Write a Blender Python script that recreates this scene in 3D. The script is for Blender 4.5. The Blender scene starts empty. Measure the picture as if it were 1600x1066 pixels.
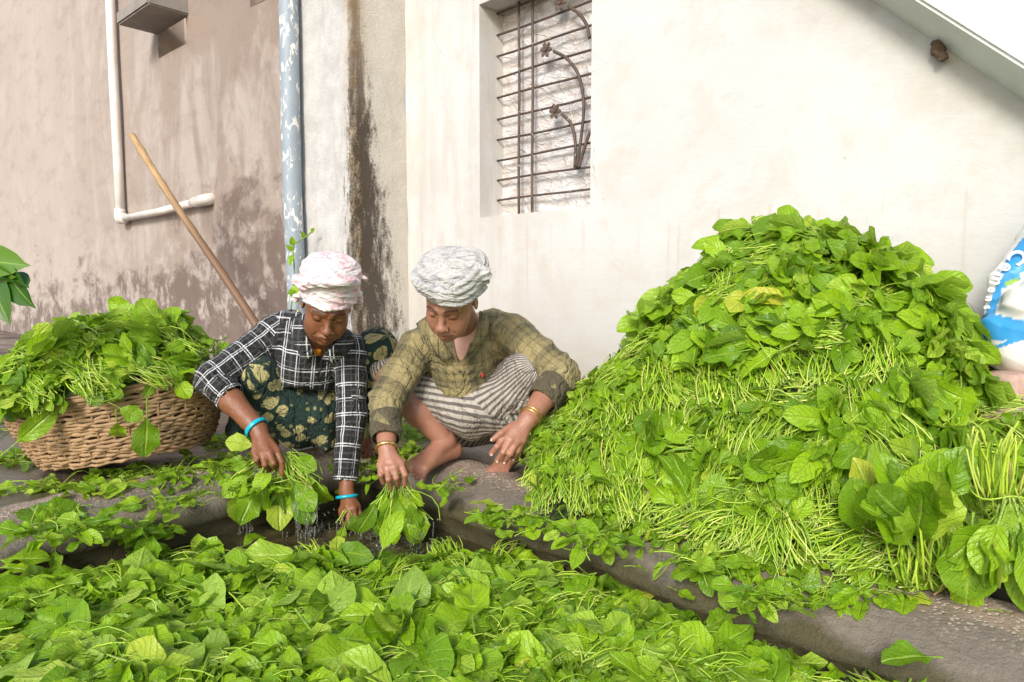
import bpy, bmesh, math, random
import numpy as np
from mathutils import Vector, Matrix, noise

random.seed(7)
rng = np.random.default_rng(7)
S = bpy.context.scene
COL = S.collection

# ------------------------------------------------------------------ camera
H = 0.65
FOC = 1080.0
PITCH = math.radians(4.76)
cam_d = bpy.data.cameras.new('camera')
cam = bpy.data.objects.new('camera', cam_d)
COL.objects.link(cam)
cam.location = (0, 0, H)
cam.rotation_euler = (math.radians(90) - PITCH, 0, 0)
cam_d.sensor_width = 36
cam_d.lens = FOC / 1600 * 36
cam_d.clip_start = 0.05
cam_d.clip_end = 400
S.camera = cam

# ------------------------------------------------------------------ sky and sun
SUN_EL, SUN_AZ = math.radians(31), math.radians(-18)   # azimuth of the light source seen from behind the camera
world = bpy.data.worlds.new('World')
S.world = world
world.use_nodes = True
wn = world.node_tree
wn.nodes.clear()
sky = wn.nodes.new('ShaderNodeTexSky')
sky.sky_type = 'NISHITA'
sky.sun_disc = False
sky.sun_elevation = SUN_EL
sky.sun_rotation = math.radians(180) - SUN_AZ
sky.air_density = 1.0
sky.dust_density = 1.5
sky.ozone_density = 1.0
bg = wn.nodes.new('ShaderNodeBackground')
bg.inputs['Strength'].default_value = 0.15
wo = wn.nodes.new('ShaderNodeOutputWorld')
wn.links.new(sky.outputs[0], bg.inputs[0])
wn.links.new(bg.outputs[0], wo.inputs[0])
sun_d = bpy.data.lights.new('sun', 'SUN')
sun_d.energy = 2.4
sun_d.angle = math.radians(16)
sun_d.color = (1.0, 0.965, 0.92)
sun = bpy.data.objects.new('sun', sun_d)
COL.objects.link(sun)
_sd = Vector((math.sin(SUN_AZ) * math.cos(SUN_EL), -math.cos(SUN_AZ) * math.cos(SUN_EL), math.sin(SUN_EL)))
sun.rotation_euler = _sd.to_track_quat('Z', 'Y').to_euler()
sun.location = (-1, -4, 4)
S.view_settings.view_transform = 'Standard'
S.view_settings.look = 'None'
S.view_settings.gamma = 1
S.view_settings.use_curve_mapping = False
S.view_settings.exposure = 0.46
S.cycles.max_bounces = 6
S.cycles.transparent_max_bounces = 8

# ------------------------------------------------------------------ frames of the place
AN = math.radians(45.2)
U = Vector((-math.sin(AN), math.cos(AN), 0))       # along the wall, going away to the left
N = Vector((math.cos(AN), math.sin(AN), 0))        # towards the wall
A2 = math.radians(47.9)
U2 = Vector((-math.sin(A2), math.cos(A2), 0))
N2 = Vector((math.cos(A2), math.sin(A2), 0))
WALL_N = 2.62
CAMP = Vector((0, 0, H))
_R = Matrix.Rotation(-PITCH, 3, 'X')

def W(s, n, z=0.0):
    return U * s + N * n + Vector((0, 0, z))

def ray(px, py):
    return (_R @ Vector(((px - 800) / FOC, 1.0, (533 - py) / FOC))).normalized()

def P(px, py, Y):
    d = ray(px, py)
    return CAMP + d * (Y / d.y)

def G(px, py, z=0.0):
    d = ray(px, py)
    return CAMP + d * ((z - H) / d.z)

def onN(px, py, dist, nn=N):
    d = ray(px, py)
    return CAMP + d * ((dist - nn.dot(CAMP)) / nn.dot(d))

def sn(p):
    return p.dot(U), p.dot(N)

# ------------------------------------------------------------------ object helpers
def link(o, parent=None):
    COL.objects.link(o)
    if parent is not None:
        o.parent = parent
    return o

def tag(o, label=None, cat=None, group=None, kind=None):
    if label: o['label'] = label
    if cat: o['category'] = cat
    if group: o['group'] = group
    if kind: o['kind'] = kind
    return o

def empty(name, loc=(0, 0, 0), rot=None):
    o = bpy.data.objects.new(name, None)
    o.location = loc
    if rot is not None:
        o.rotation_euler = rot
    o.empty_display_size = 0.05
    return link(o)

def me_obj(name, verts, faces, mat=None, parent=None, smooth=True, uvs=None, origin=None):
    me = bpy.data.meshes.new(name)
    verts = np.asarray(verts, dtype=np.float64).reshape(-1, 3)
    if origin is not None:
        verts = verts - np.array(origin)
    me.from_pydata([tuple(v) for v in verts], [], [tuple(int(i) for i in f) for f in faces])
    if smooth:
        me.polygons.foreach_set('use_smooth', [True] * len(me.polygons))
    if uvs is not None:      # per vertex
        uvs = np.asarray(uvs, dtype=np.float32)
        lay = me.uv_layers.new(name='UVMap')
        li = np.empty(len(me.loops), dtype=np.int32)
        me.loops.foreach_get('vertex_index', li)
        lay.data.foreach_set('uv', uvs[li].ravel())
    if mat: me.materials.append(mat)
    o = bpy.data.objects.new(name, me)
    if origin is not None: o.location = origin
    return link(o, parent)

def quads_obj(name, V, Q, mat, parent=None, smooth=True, uv_loop=None, attrs=None):
    """fast path: V (n,3), Q (m,4) arrays; attrs {name: (n,) or (n,3)} on points"""
    me = bpy.data.meshes.new(name)
    V = np.ascontiguousarray(V, dtype=np.float32); Q = np.ascontiguousarray(Q, dtype=np.int32)
    k = Q.shape[1]
    me.vertices.add(len(V)); me.vertices.foreach_set('co', V.ravel())
    me.loops.add(Q.size); me.loops.foreach_set('vertex_index', Q.ravel())
    me.polygons.add(len(Q))
    me.polygons.foreach_set('loop_start', np.arange(0, Q.size, k, dtype=np.int32))
    me.polygons.foreach_set('loop_total', np.full(len(Q), k, dtype=np.int32))
    if smooth: me.polygons.foreach_set('use_smooth', np.ones(len(Q), dtype=bool))
    me.update(calc_edges=True)
    if uv_loop is not None:
        lay = me.uv_layers.new(name='UVMap')
        lay.data.foreach_set('uv', np.ascontiguousarray(uv_loop, dtype=np.float32).ravel())
    for nm, a in (attrs or {}).items():
        a = np.asarray(a, dtype=np.float32)
        if a.ndim == 1:
            at = me.attributes.new(nm, 'FLOAT', 'POINT'); at.data.foreach_set('value', a)
        else:
            at = me.attributes.new(nm, 'FLOAT_COLOR', 'POINT')
            c = np.ones((len(a), 4), dtype=np.float32); c[:, :3] = a
            at.data.foreach_set('color', c.ravel())
    me.validate()
    if mat: me.materials.append(mat)
    o = bpy.data.objects.new(name, me)
    return link(o, parent)

def box_vf(x0, x1, y0, y1, z0, z1):
    v = [(x0, y0, z0), (x1, y0, z0), (x1, y1, z0), (x0, y1, z0), (x0, y0, z1), (x1, y0, z1), (x1, y1, z1), (x0, y1, z1)]
    f = [(3, 2, 1, 0), (4, 5, 6, 7), (0, 1, 5, 4), (1, 2, 6, 5), (2, 3, 7, 6), (3, 0, 4, 7)]
    return v, f

def tube(pts, r, seg=8, cap=True):
    """tapered tube along points; r number or list. returns verts, faces, uv(per vertex)"""
    pts = [Vector(p) for p in pts]
    n = len(pts)
    rs = r if isinstance(r, (list, tuple)) else [r] * n
    V, F, UV = [], [], []
    t0 = (pts[1] - pts[0]).normalized()
    ref = Vector((0, 0, 1)) if abs(t0.z) < 0.9 else Vector((1, 0, 0))
    a = t0.cross(ref).normalized()
    L = 0
    for i in range(n):
        if i == 0: t = t0
        elif i == n - 1: t = (pts[i] - pts[i - 1]).normalized()
        else: t = ((pts[i + 1] - pts[i]).normalized() + (pts[i] - pts[i - 1]).normalized()).normalized()
        if i: L += (pts[i] - pts[i - 1]).length
        a = (a - t * a.dot(t)).normalized()
        b = t.cross(a)
        for k in range(seg):
            th = 2 * math.pi * k / seg
            V.append(pts[i] + (a * math.cos(th) + b * math.sin(th)) * rs[i])
            UV.append((k / seg, L))
    for i in range(n - 1):
        for k in range(seg):
            k2 = (k + 1) % seg
            F.append((i * seg + k, i * seg + k2, (i + 1) * seg + k2, (i + 1) * seg + k))
    if cap:
        F.append(tuple(reversed(range(seg))))
        F.append(tuple((n - 1) * seg + k for k in range(seg)))
    return V, F, UV

def merge(parts):
    V, F, T = [], [], []
    for p in parts:
        o = len(V)
        V += [tuple(v) for v in p[0]]
        F += [tuple(i + o for i in f) for f in p[1]]
        T += list(p[2]) if len(p) > 2 else [(0, 0)] * len(p[0])
    return V, F, T

def tube_obj(name, pts, r, mat, parent=None, seg=8):
    v, f, uv = tube(pts, r, seg)
    return me_obj(name, v, f, mat, parent, uvs=uv)

def smoothpath(pts, n=8):
    """Catmull-Rom through points"""
    pts = [Vector(p) for p in pts]
    P_ = [pts[0] * 2 - pts[1]] + pts + [pts[-1] * 2 - pts[-2]]
    out = []
    for i in range(1, len(P_) - 2):
        for k in range(n):
            t = k / n
            a, b, c, d = P_[i - 1], P_[i], P_[i + 1], P_[i + 2]
            out.append(0.5 * ((2 * b) + (c - a) * t + (2 * a - 5 * b + 4 * c - d) * t * t + (3 * b - a - 3 * c + d) * t ** 3))
    out.append(pts[-1])
    return out

# ------------------------------------------------------------------ material helper
class NT:
    def __init__(self, name):
        self.m = bpy.data.materials.new(name); self.m.use_nodes = True
        self.t = self.m.node_tree; self.t.nodes.clear()
        self.out = self.t.nodes.new('ShaderNodeOutputMaterial')
    def n(self, typ, ins=None, **props):
        nd = self.t.nodes.new('ShaderNode' + typ)
        for k, v in props.items(): setattr(nd, k, v)
        for k, v in (ins or {}).items():
            s = nd.inputs[k]
            if isinstance(v, bpy.types.NodeSocket): self.t.links.new(v, s)
            elif isinstance(v, bpy.types.Node): self.t.links.new(v.outputs[0], s)
            else: s.default_value = v
        return nd
    def math(self, op, a, b=0.0, c=0.0, clamp=False):
        return self.n('Math', {0: a, 1: b, 2: c}, operation=op, use_clamp=clamp).outputs[0]
    def ramp(self, fac, stops, interp='LINEAR'):
        r = self.n('ValToRGB', {0: fac})
        cr = r.color_ramp; cr.interpolation = interp
        while len(cr.elements) < len(stops): cr.elements.new(0.5)
        for e, (p, c) in zip(cr.elements, stops):
            e.position = p
            if not isinstance(c, (tuple, list)): c = (c, c, c)
            e.color = (*c[:3], 1)
        return r.outputs[0]
    def mix(self, fac, a, b, bt='MIX'):
        nd = self.n('Mix', None, data_type='RGBA', blend_type=bt)
        for idx, v in ((0, fac), (6, a), (7, b)):
            s = nd.inputs[idx]
            if isinstance(v, bpy.types.NodeSocket): self.t.links.new(v, s)
            else:
                if idx > 0 and isinstance(v, (tuple, list)): v = (*v[:3], 1)
                elif idx > 0: v = (v, v, v, 1)
                s.default_value = v
        return nd.outputs[2]
    def noise(self, vec, scale, detail=4, rough=0.55, dist=0.0):
        return self.n('TexNoise', {'Vector': vec, 'Scale': scale, 'Detail': detail, 'Roughness': rough, 'Distortion': dist}).outputs[0]
    def mapping(self, vec, scale=(1, 1, 1), loc=(0, 0, 0), rot=(0, 0, 0)):
        return self.n('Mapping', {'Vector': vec, 'Scale': scale, 'Location': loc, 'Rotation': rot}).outputs[0]
    def coord(self, which='Object'):
        return self.n('TexCoord').outputs[which]
    def bump(self, h, strength=0.3, dist=0.01, normal=None):
        d = {'Height': h, 'Strength': strength, 'Distance': dist}
        if normal is not None: d['Normal'] = normal
        return self.n('Bump', d).outputs[0]
    def bsdf(self, color, rough=0.6, normal=None, **kw):
        d = {'Base Color': color if not isinstance(color, (tuple, list)) else (*color[:3], 1), 'Roughness': rough}
        if normal is not None: d['Normal'] = normal
        d.update(kw)
        b = self.n('BsdfPrincipled', d)
        self.t.links.new(b.outputs[0], self.out.inputs[0])
        return b

def simple(name, color, rough=0.6, bump_scale=None, bump_str=0.2, var=0.15, **kw):
    t = NT(name); co = t.coord()
    nz = t.noise(co, bump_scale or 30, 5)
    c = t.mix(nz, tuple(x * (1 - var) for x in color), tuple(min(1, x * (1 + var)) for x in color))
    t.bsdf(c, rough, t.bump(nz, bump_str, 0.004), **kw)
    return t.m
# ================================================================== materials of the setting
w_z0_ = 0.96
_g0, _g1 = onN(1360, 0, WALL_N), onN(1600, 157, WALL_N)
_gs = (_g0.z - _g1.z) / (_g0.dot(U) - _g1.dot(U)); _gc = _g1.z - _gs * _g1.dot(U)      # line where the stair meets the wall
def wall_mat(name, kind):
    t = NT(name); co = t.coord('UV')
    big = t.noise(co, 1.3, 5, 0.6)
    mid = t.noise(co, 6, 6, 0.65)
    fine = t.noise(co, 90, 6, 0.6)
    streak = t.noise(t.mapping(co, (1.5 if kind == 'brown' else 7, 0.6 if kind == 'brown' else 0.9, 1)), 1.5, 6, 0.65, 0.5)
    sep = t.n('SeparateXYZ', {0: co}); sx, sz = sep.outputs[0], sep.outputs[1]
    if kind == 'brown': mid = t.noise(t.mapping(co, (.45, .9, 1)), 5, 9, .7); fine = t.noise(t.mapping(co, (.5, 1, 1)), 60, 7, .65)
    if kind == 'white':
        c = t.mix(t.ramp(big, [(0.35, 0), (0.7, 1)]), (0.65, 0.638, 0.61), (0.59, 0.57, 0.53))
        c = t.mix(t.math('MULTIPLY', t.ramp(mid, [(0.52, 0), (0.75, 1)]), 0.35), c, (0.50, 0.45, 0.37))
        # damp, yellowed lower part
        low = t.math('SUBTRACT', 1.0, t.math('DIVIDE', sz, 0.85), clamp=True)
        low = t.math('MULTIPLY', low, t.math('ADD', mid, 0.45))
        c = t.mix(t.math('MULTIPLY', low, 0.55), c, (0.46, 0.37, 0.26))
        foot = t.math('SUBTRACT', 1.0, t.math('DIVIDE', sz, t.math('MULTIPLY_ADD', t.noise(co, 2.2, 6, 0.7), 0.62, -0.15)), clamp=True)
        c = t.mix(t.math('MULTIPLY', foot, 1.3, clamp=True), c, (0.15, 0.10, 0.075))
        # faint grey-brown streaks towards the corner (s large)
        cor = t.math('MULTIPLY', t.math('SUBTRACT', sx, 2.1, clamp=True), 0.5, clamp=True)
        c = t.mix(t.math('MULTIPLY', cor, t.ramp(streak, [(0.4, 0), (0.75, 1)])), c, (0.40, 0.35, 0.29))
        sp = t.n('TexVoronoi', {'Vector': co, 'Scale': 9.0, 'Randomness': 1.0}).outputs[0]
        c = t.mix(t.math('MULTIPLY', t.ramp(sp, [(0.03, 1), (0.05, 0)]), t.ramp(mid, [(0.5, 0), (0.6, 0.7)])), c, (0.42, 0.33, 0.24))
        # blotchy grey-beige tone, stronger towards the line where the stair meets the wall
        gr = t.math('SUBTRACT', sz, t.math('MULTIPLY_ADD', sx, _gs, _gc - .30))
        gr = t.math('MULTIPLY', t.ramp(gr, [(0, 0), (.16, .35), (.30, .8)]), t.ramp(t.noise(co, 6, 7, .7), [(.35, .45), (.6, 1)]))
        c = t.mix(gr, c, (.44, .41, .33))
        # hand-trowelled scratches
        scr = t.noise(t.mapping(co, (2, 7, 1), rot=(0, 0, 0.35)), 3, 6, 0.75, .4)
        c = t.mix(t.math('MULTIPLY', t.ramp(scr, [(0.58, 0), (0.72, 1)]), 0.3), c, (0.46, 0.41, 0.34))
        crk = t.n('TexVoronoi', {'Vector': t.mapping(t.n('VectorMath', {0: co, 1: t.n('VectorMath', {0: t.n('TexNoise', {'Vector': co, 'Scale': 5.0, 'Detail': 6.0}).outputs[1], 1: (.35, .35, 0)}, operation='MULTIPLY').outputs[0]}, operation='ADD').outputs[0], (1, .8, 1)), 'Scale': 1.1}, feature='DISTANCE_TO_EDGE').outputs[0]
        cm = t.math('MULTIPLY', t.ramp(crk, [(0.0, 1), (0.0035, 0)]), t.ramp(t.noise(co, 1.1, 2), [(.5, 0), (.62, .55)]))
        c = t.mix(cm, c, (.30, .25, .19))
        pat = t.ramp(t.noise(co, 2.4, 8, .72, .4), [(.52, 0), (.58, .28), (.70, .5)])
        c = t.mix(pat, c, (.54, .485, .40))
        run = t.ramp(t.noise(t.mapping(co, (14, .5, 1)), 1.6, 5, .7), [(.56, 0), (.70, .5)])
        und = t.math('MULTIPLY', t.ramp(t.math('SUBTRACT', w_z0_, sz), [(0.0, 0), (.01, 1), (.55, 0)]), t.ramp(sx, [(.2, 0), (.205, 1)]))
        c = t.mix(t.math('MULTIPLY', run, und), c, (.42, .33, .24))
        h = t.math('ADD', t.math('MULTIPLY', mid, 0.6), t.math('MULTIPLY', fine, 0.25))
        h = t.math('ADD', h, t.math('MULTIPLY', scr, 0.5))
        t.bsdf(c, 0.85, t.bump(h, 0.35, 0.008))
    elif kind == 'brown':
        c = t.mix(t.ramp(big, [(0.3, 0), (0.7, 1)]), (0.37, 0.295, 0.24), (0.275, 0.22, 0.18))
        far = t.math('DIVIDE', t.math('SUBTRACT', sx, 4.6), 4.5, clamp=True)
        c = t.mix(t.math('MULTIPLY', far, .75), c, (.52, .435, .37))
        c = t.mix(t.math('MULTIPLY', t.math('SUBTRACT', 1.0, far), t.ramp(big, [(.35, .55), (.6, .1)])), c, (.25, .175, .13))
        pale = t.ramp(streak, [(0.48, 0), (0.62, 1)])
        c = t.mix(t.math('MULTIPLY', pale, 0.65), c, (0.50, 0.435, 0.38))
        c = t.mix(t.math('MULTIPLY', t.ramp(mid, [(0.35, 1), (0.5, 0)]), 0.28), c, (0.20, 0.15, 0.12))
        # wet blotches low down and on the pier side
        lowz = t.math('SUBTRACT', 1.0, t.math('DIVIDE', sz, 1.75), clamp=True)
        nearp = t.math('SUBTRACT', 1.0, t.math('DIVIDE', t.math('SUBTRACT', sx, 3.6), 3.2), clamp=True)
        amt = t.math('ADD', t.math('MULTIPLY', lowz, 0.34), t.math('MULTIPLY', t.math('MULTIPLY', nearp, t.math('SUBTRACT', 1.0, t.math('DIVIDE', sz, 3.6), clamp=True)), 0.30))
        blot = t.noise(t.mapping(co, (0.42, 0.62, 1)), 4.2, 10, 0.70, 0.3)
        w = t.ramp(t.math('ADD', amt, t.math('MULTIPLY', blot, 0.75)), [(0.58, 0), (0.66, 1)])
        c = t.mix(t.math('MULTIPLY', w, 0.78), c, (0.135, 0.092, 0.072))
        pl2 = t.ramp(t.noise(t.mapping(co, (0.8, 0.7, 1), (3, 1, 0)), 5.5, 10, 0.74, 0.2), [(0.50, 0), (0.60, 1)])
        c = t.mix(t.math('MULTIPLY', t.math('MULTIPLY', pl2, lowz), 1.1, clamp=True), c, (0.50, 0.43, 0.38))
        h = t.math('ADD', t.math('MULTIPLY', mid, 0.8), t.math('MULTIPLY', fine, 0.35))
        t.bsdf(c, 0.85, t.bump(h, 0.5, 0.012))
    return t.m

def pier_mat():
    t = NT('stained_lime_plaster'); co = t.coord('UV')      # u: metres round the pier measured from its front edge, v: height
    sep = t.n('SeparateXYZ', {0: co}); sx, sz = sep.outputs[0], sep.outputs[1]
    mid = t.noise(co, 7, 7, 0.68)
    fine = t.noise(co, 70, 6, 0.7)
    spk = t.noise(co, 160, 3, 0.6)
    streak = t.noise(t.mapping(co, (4.5, 1.0, 1)), 2.6, 8, 0.74, 0.8)
    c = t.mix(t.ramp(mid, [(0.35, 0), (0.65, 1)]), (0.64, 0.625, 0.59), (0.50, 0.485, 0.455))
    side = t.ramp(sx, [(0.0, 0), (0.04, 1)])                # side face: warmer
    c = t.mix(t.math('MULTIPLY', side, 0.6), c, (0.58, 0.51, 0.40))
    c = t.mix(t.math('MULTIPLY', t.ramp(streak, [(0.5, 0), (0.66, 1)]), 0.45), c, (0.42, 0.38, 0.33))
    # ochre run just right of the edge, dark mould low down
    dx = t.math('ABSOLUTE', t.math('SUBTRACT', sx, t.math('MULTIPLY_ADD', streak, 0.10, 0.0)))
    och = t.math('SUBTRACT', 1.0, t.math('DIVIDE', dx, 0.10), clamp=True)
    och = t.math('MULTIPLY', och, t.ramp(mid, [(0.36, 0.15), (0.6, 1)]))
    c = t.mix(t.math('MULTIPLY', och, 0.85), c, (0.40, 0.25, 0.10))
    wz = t.math('MULTIPLY_ADD', t.math('MAXIMUM', t.math('SUBTRACT', 2.05, sz), 0.0), 0.13, 0.0)   # half width grows downwards
    dx2 = t.math('ABSOLUTE', t.math('SUBTRACT', sx, t.math('MULTIPLY_ADD', t.math('SUBTRACT', 1.9, sz), 0.045, 0.07)))
    core = t.math('SUBTRACT', 1.0, t.math('DIVIDE', dx2, t.math('ADD', wz, 0.07)))
    v = t.math('ADD', t.math('MULTIPLY', core, 0.62), t.math('MULTIPLY', streak, 0.85))
    v = t.math('ADD', v, t.math('MULTIPLY', t.math('SUBTRACT', fine, 0.5), 0.7)); v = t.math('ADD', v, t.math('MULTIPLY', t.math('SUBTRACT', t.noise(t.mapping(co, (3, .9, 1)), 9, 6, .7), 0.5), 1.3))
    dark = t.ramp(v, [(0.56, 0), (0.70, .55), (0.92, 1)])
    low = t.ramp(sz, [(0.0, 1), (0.66, 1), (0.80, 0.0)])      # ramp positions 0..1 -> metres / 2.4
    low = t.ramp(t.math('DIVIDE', sz, 2.4), [(0.66, 1), (0.95, 0.45)])
    dark = t.math('MULTIPLY', dark, low)
    c = t.mix(t.math('MULTIPLY', dark, 0.93), c, t.mix(spk, (0.014, 0.009, 0.005), (0.065, 0.040, 0.02)))
    sp2 = t.math('MULTIPLY', t.ramp(spk, [(0.60, 0), (0.66, 1)]), low)
    sp2 = t.math('MULTIPLY', sp2, side)
    c = t.mix(t.math('MULTIPLY', sp2, 0.5), c, (0.13, 0.10, 0.07))
    t.bsdf(c, 0.88, t.bump(t.math('ADD', mid, t.math('MULTIPLY', fine, 0.8)), 0.6, 0.012))
    return t.m

M = {}
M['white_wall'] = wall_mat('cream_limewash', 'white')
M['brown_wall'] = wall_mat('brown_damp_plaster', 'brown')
M['pier'] = pier_mat()

def rim_mat():
    t = NT('wet_cement'); co = t.coord('UV')            # u along, v across in metres (0 = outer edge)
    sep = t.n('SeparateXYZ', {0: co}); su, sv = sep.outputs[0], sep.outputs[1]
    mid = t.noise(co, 9, 7, 0.65)
    fine = t.noise(co, 60, 6, 0.7)
    c = t.mix(t.ramp(mid, [(0.35, 0), (0.68, 1)]), (0.28, 0.20, 0.145), (0.50, 0.385, 0.29))
    # grey wet band towards the water, darker green-brown below
    edge = t.math('ADD', sv, t.math('MULTIPLY', t.math('SUBTRACT', mid, 0.5), 0.13))
    band = t.ramp(edge, [(0.125, 0), (0.175, 1)])
    c = t.mix(band, c, t.mix(fine, (0.15, 0.122, 0.092), (0.29, 0.24, 0.19)))
    deep = t.ramp(edge, [(0.265, 0), (0.30, 1)])
    c = t.mix(deep, c, t.mix(mid, (0.045, 0.038, 0.014), (0.12, 0.10, 0.045)))
    # worn pale aggregate specks, stronger near the right end (u small)
    vor = t.n('TexVoronoi', {'Vector': co, 'Scale': 90.0}).outputs[0]
    wear = t.noise(co, 4.2, 3, 0.5)
    spots = t.math('MULTIPLY', t.ramp(vor, [(0.26, 1), (0.42, 0)]), t.ramp(t.math('ADD', wear, t.math('MULTIPLY', fine, 0.25)), [(0.46, 0), (0.58, 1)]))
    spots = t.math('MULTIPLY', spots, t.ramp(edge, [(0.14, 1), (0.22, 0)]))
    c = t.mix(t.math('MULTIPLY', spots, 0.85), c, (0.66, 0.55, 0.42))
    crk = t.n('TexVoronoi', {'Vector': t.mapping(co, (1.2, 5, 1)), 'Scale': 2.2}, feature='DISTANCE_TO_EDGE').outputs[0]
    c = t.mix(t.ramp(crk, [(0.0, 0.25), (0.012, 0)]), c, (0.05, 0.035, 0.025))
    rough = t.ramp(t.math('ADD', t.math('MULTIPLY', band, -0.22), mid), [(0.2, 0.38), (0.6, 0.72)])
    h = t.math('ADD', t.math('MULTIPLY', mid, 1.2), t.math('MULTIPLY', fine, 0.5))
    h = t.math('ADD', h, t.math('MULTIPLY', spots, 0.3)); h = t.math('ADD', h, t.math('MULTIPLY', t.noise(co, 210, 4, .7), .35))
    t.bsdf(c, rough, t.bump(h, 0.9, 0.012))
    return t.m
M['rim'] = rim_mat()

def ground_mat():
    t = NT('wet_mud_ground'); co = t.coord('Object')
    mid = t.noise(co, 7, 7, 0.65); fine = t.noise(co, 55, 6, 0.7); big = t.noise(co, 1.6, 3)
    c = t.mix(t.ramp(mid, [(0.35, 0), (0.65, 1)]), (0.055, 0.038, 0.026), (0.14, 0.10, 0.07))
    c = t.mix(t.math('MULTIPLY', t.ramp(fine, [(0.5, 0), (0.7, 1)]), 0.5), c, (0.22, 0.16, 0.12))
    t.bsdf(c, t.ramp(big, [(0.42, 0.12), (0.6, 0.62)]), t.bump(t.math('ADD', mid, t.math('MULTIPLY', fine, 0.5)), 0.5, 0.012))
    return t.m
M['ground'] = ground_mat()

def water_mat():
    t = NT('murky_water'); co = t.coord('Object')
    w1 = t.noise(co, 14, 3, 0.5, 0.6); w2 = t.noise(co, 60, 2, 0.5, 0.3)
    c = t.mix(t.noise(co, 5, 4), (0.030, 0.026, 0.010), (0.085, 0.068, 0.032))
    t.bsdf(c, 0.06, t.bump(t.math('ADD', w1, t.math('MULTIPLY', w2, 0.25)), 0.55, 0.012), **{'Specular IOR Level': 0.6})
    return t.m
M['water'] = water_mat()

# ================================================================== the ground: one sheet out to the horizon, with the tank cut out
TN, TS = 1.385, 2.17          # inner faces of the two kerbs
def sheet(name, mat, loc_fn, ilist, jlist, uvf=None, parent=None):
    V, F, T = [], [], []
    nj = len(jlist)
    for a in ilist:
        for b in jlist:
            p = loc_fn(a, b); V.append(tuple(p)); T.append(uvf(a, b) if uvf else (a, b))
    for i in range(len(ilist) - 1):
        for j in range(nj - 1):
            F.append((i * nj + j, (i + 1) * nj + j, (i + 1) * nj + j + 1, i * nj + j + 1))
    return me_obj(name, V, F, mat, parent, uvs=T)

def gz(s, n):
    return -0.012 + 0.010 * noise.noise(Vector((s * 5, n * 5, 0))) - 0.012 * max(0, min(1, (n - TN - .28) / .3))
def lsp(a, b, st):
    k = max(1, int(round((b - a) / st))); return [a + (b - a) * i / k for i in range(k + 1)]
# strip behind the right kerb, strip behind the left kerb, and far apron (three sheets that butt)
gA = sheet('ground', M['ground'], lambda s, n: W(s, n, gz(s, n)), lsp(-60, -1.5, 6) + lsp(-1.4, 5, .08) + lsp(6, 60, 6), [TN + .13] + lsp(TN + .2, 4, .08) + lsp(5, 60, 5))
tag(gA, kind='structure')
gB = sheet('yard', M['ground'], lambda s, n: W(s, n, gz(s, n)), [TS + .13] + lsp(TS + .2, 5, .08) + lsp(6, 60, 6), lsp(-60, -2, 6) + lsp(-1.9, TN + .13, .08))
tag(gB, kind='structure')
gC = sheet('courtyard', M['ground'], lambda s, n: W(s, n, -.02), lsp(-60, -1.6, 6) + lsp(-1.5, TS + .13, .5), lsp(-60, -1.2, 5))
tag(gC, kind='structure')
gD = sheet('courtyard', M['ground'], lambda s, n: W(s, n, -.02), lsp(-60, -1.6, 6), lsp(-1.2, TN + .13, .5))
tag(gD, kind='structure')

# ------------------------------------------------------------------ tank kerbs: rounded worn cement, one L-shaped body each side
def kerb_profile():     # (across distance from inner face outwards, height)
    return [(.29, -.06), (.29, -.02), (.275, .004), (.24, .014), (.20, .018), (.16, .016), (.12, .008), (.085, -.004), (.055, -.018), (.03, -.034),
            (.012, -.052), (.002, -.070), (-.004, -.085), (.004, -.095), (.008, -.13), (.012, -.17), (.015, -.25), (.015, -.4)]
prof = kerb_profile()
plen = [0]
for i in range(1, len(prof)): plen.append(plen[-1] + math.dist(prof[i], prof[i - 1]))
plen = [x - 0.06 for x in plen]
def kerb(name, label, a0, a1, right):
    V, F, T = [], [], []
    st = lsp(a0, a1, .03)
    for a in st:
        for k, (d, z) in enumerate(prof):
            wob = 0.016 * noise.noise(Vector((a * 2.2, k * .15, 3 if right else 9))) + 0.008 * noise.noise(Vector((a * 13, k * .5, 1))) + 0.004 * noise.noise(Vector((a * 31, k * .9, 5)))
            zz = z + wob * (1 if z > -.1 else 0)
            dd = d + 0.012 * noise.noise(Vector((a * 3.1, k * .3, 7))) * (1 if k < 14 else .3)
            if right: p = W(max(a, TS - d) if a == a1 else a, TN + dd, zz)
            else: p = W(TS + dd, min(a, TN + 0) if a == a1 else a, zz)
            V.append(tuple(p)); T.append((a + (0 if right else 7), plen[k]))
    nk = len(prof)
    for i in range(len(st) - 1):
        for k in range(nk - 1):
            F.append((i * nk + k, i * nk + k + 1, (i + 1) * nk + k + 1, (i + 1) * nk + k))
    return me_obj(name, V, F, M['rim'], uvs=T)
# right kerb runs past the corner so that the left one dies into it
kr = kerb('tank_kerb', '', -1.5, TS + .29, True)
tag(kr, 'long wet cement kerb of the washing tank below the tall heap of greens', 'tank kerb')
kl = kerb('tank_kerb', '', -1.2, TN + .05, False)
tag(kl, 'shorter leaf-strewn cement kerb of the washing tank in front of the basket', 'tank kerb')
kn = kerb('tank_kerb', '', -1.2, TN + .0, False)
bpy.data.objects.remove(kn)
wz_ = -0.15
def wat(s, n):
    # ripples round the hands
    c1 = W(TS - .12, TN - .22); z = wz_
    p = W(s, n)
    for cx, cy, am in ((-.56, 2.19, .006), (-.36, 2.02, .006), (-.78, 2.2, .005)):
        d = math.hypot(p.x - cx, p.y - cy); z += am * math.sin(d * 75) * math.exp(-d * 5)
    return Vector((p.x, p.y, z + .0025 * noise.noise(Vector((s * 9, n * 9, 2)))))
wa = sheet('water', M['water'], wat, lsp(-1.5, 1.2, .2) + lsp(1.22, TS + .012, .014), lsp(-1.2, .4, .2) + lsp(.41, TN + .012, .014))
tag(wa, kind='structure')

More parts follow.
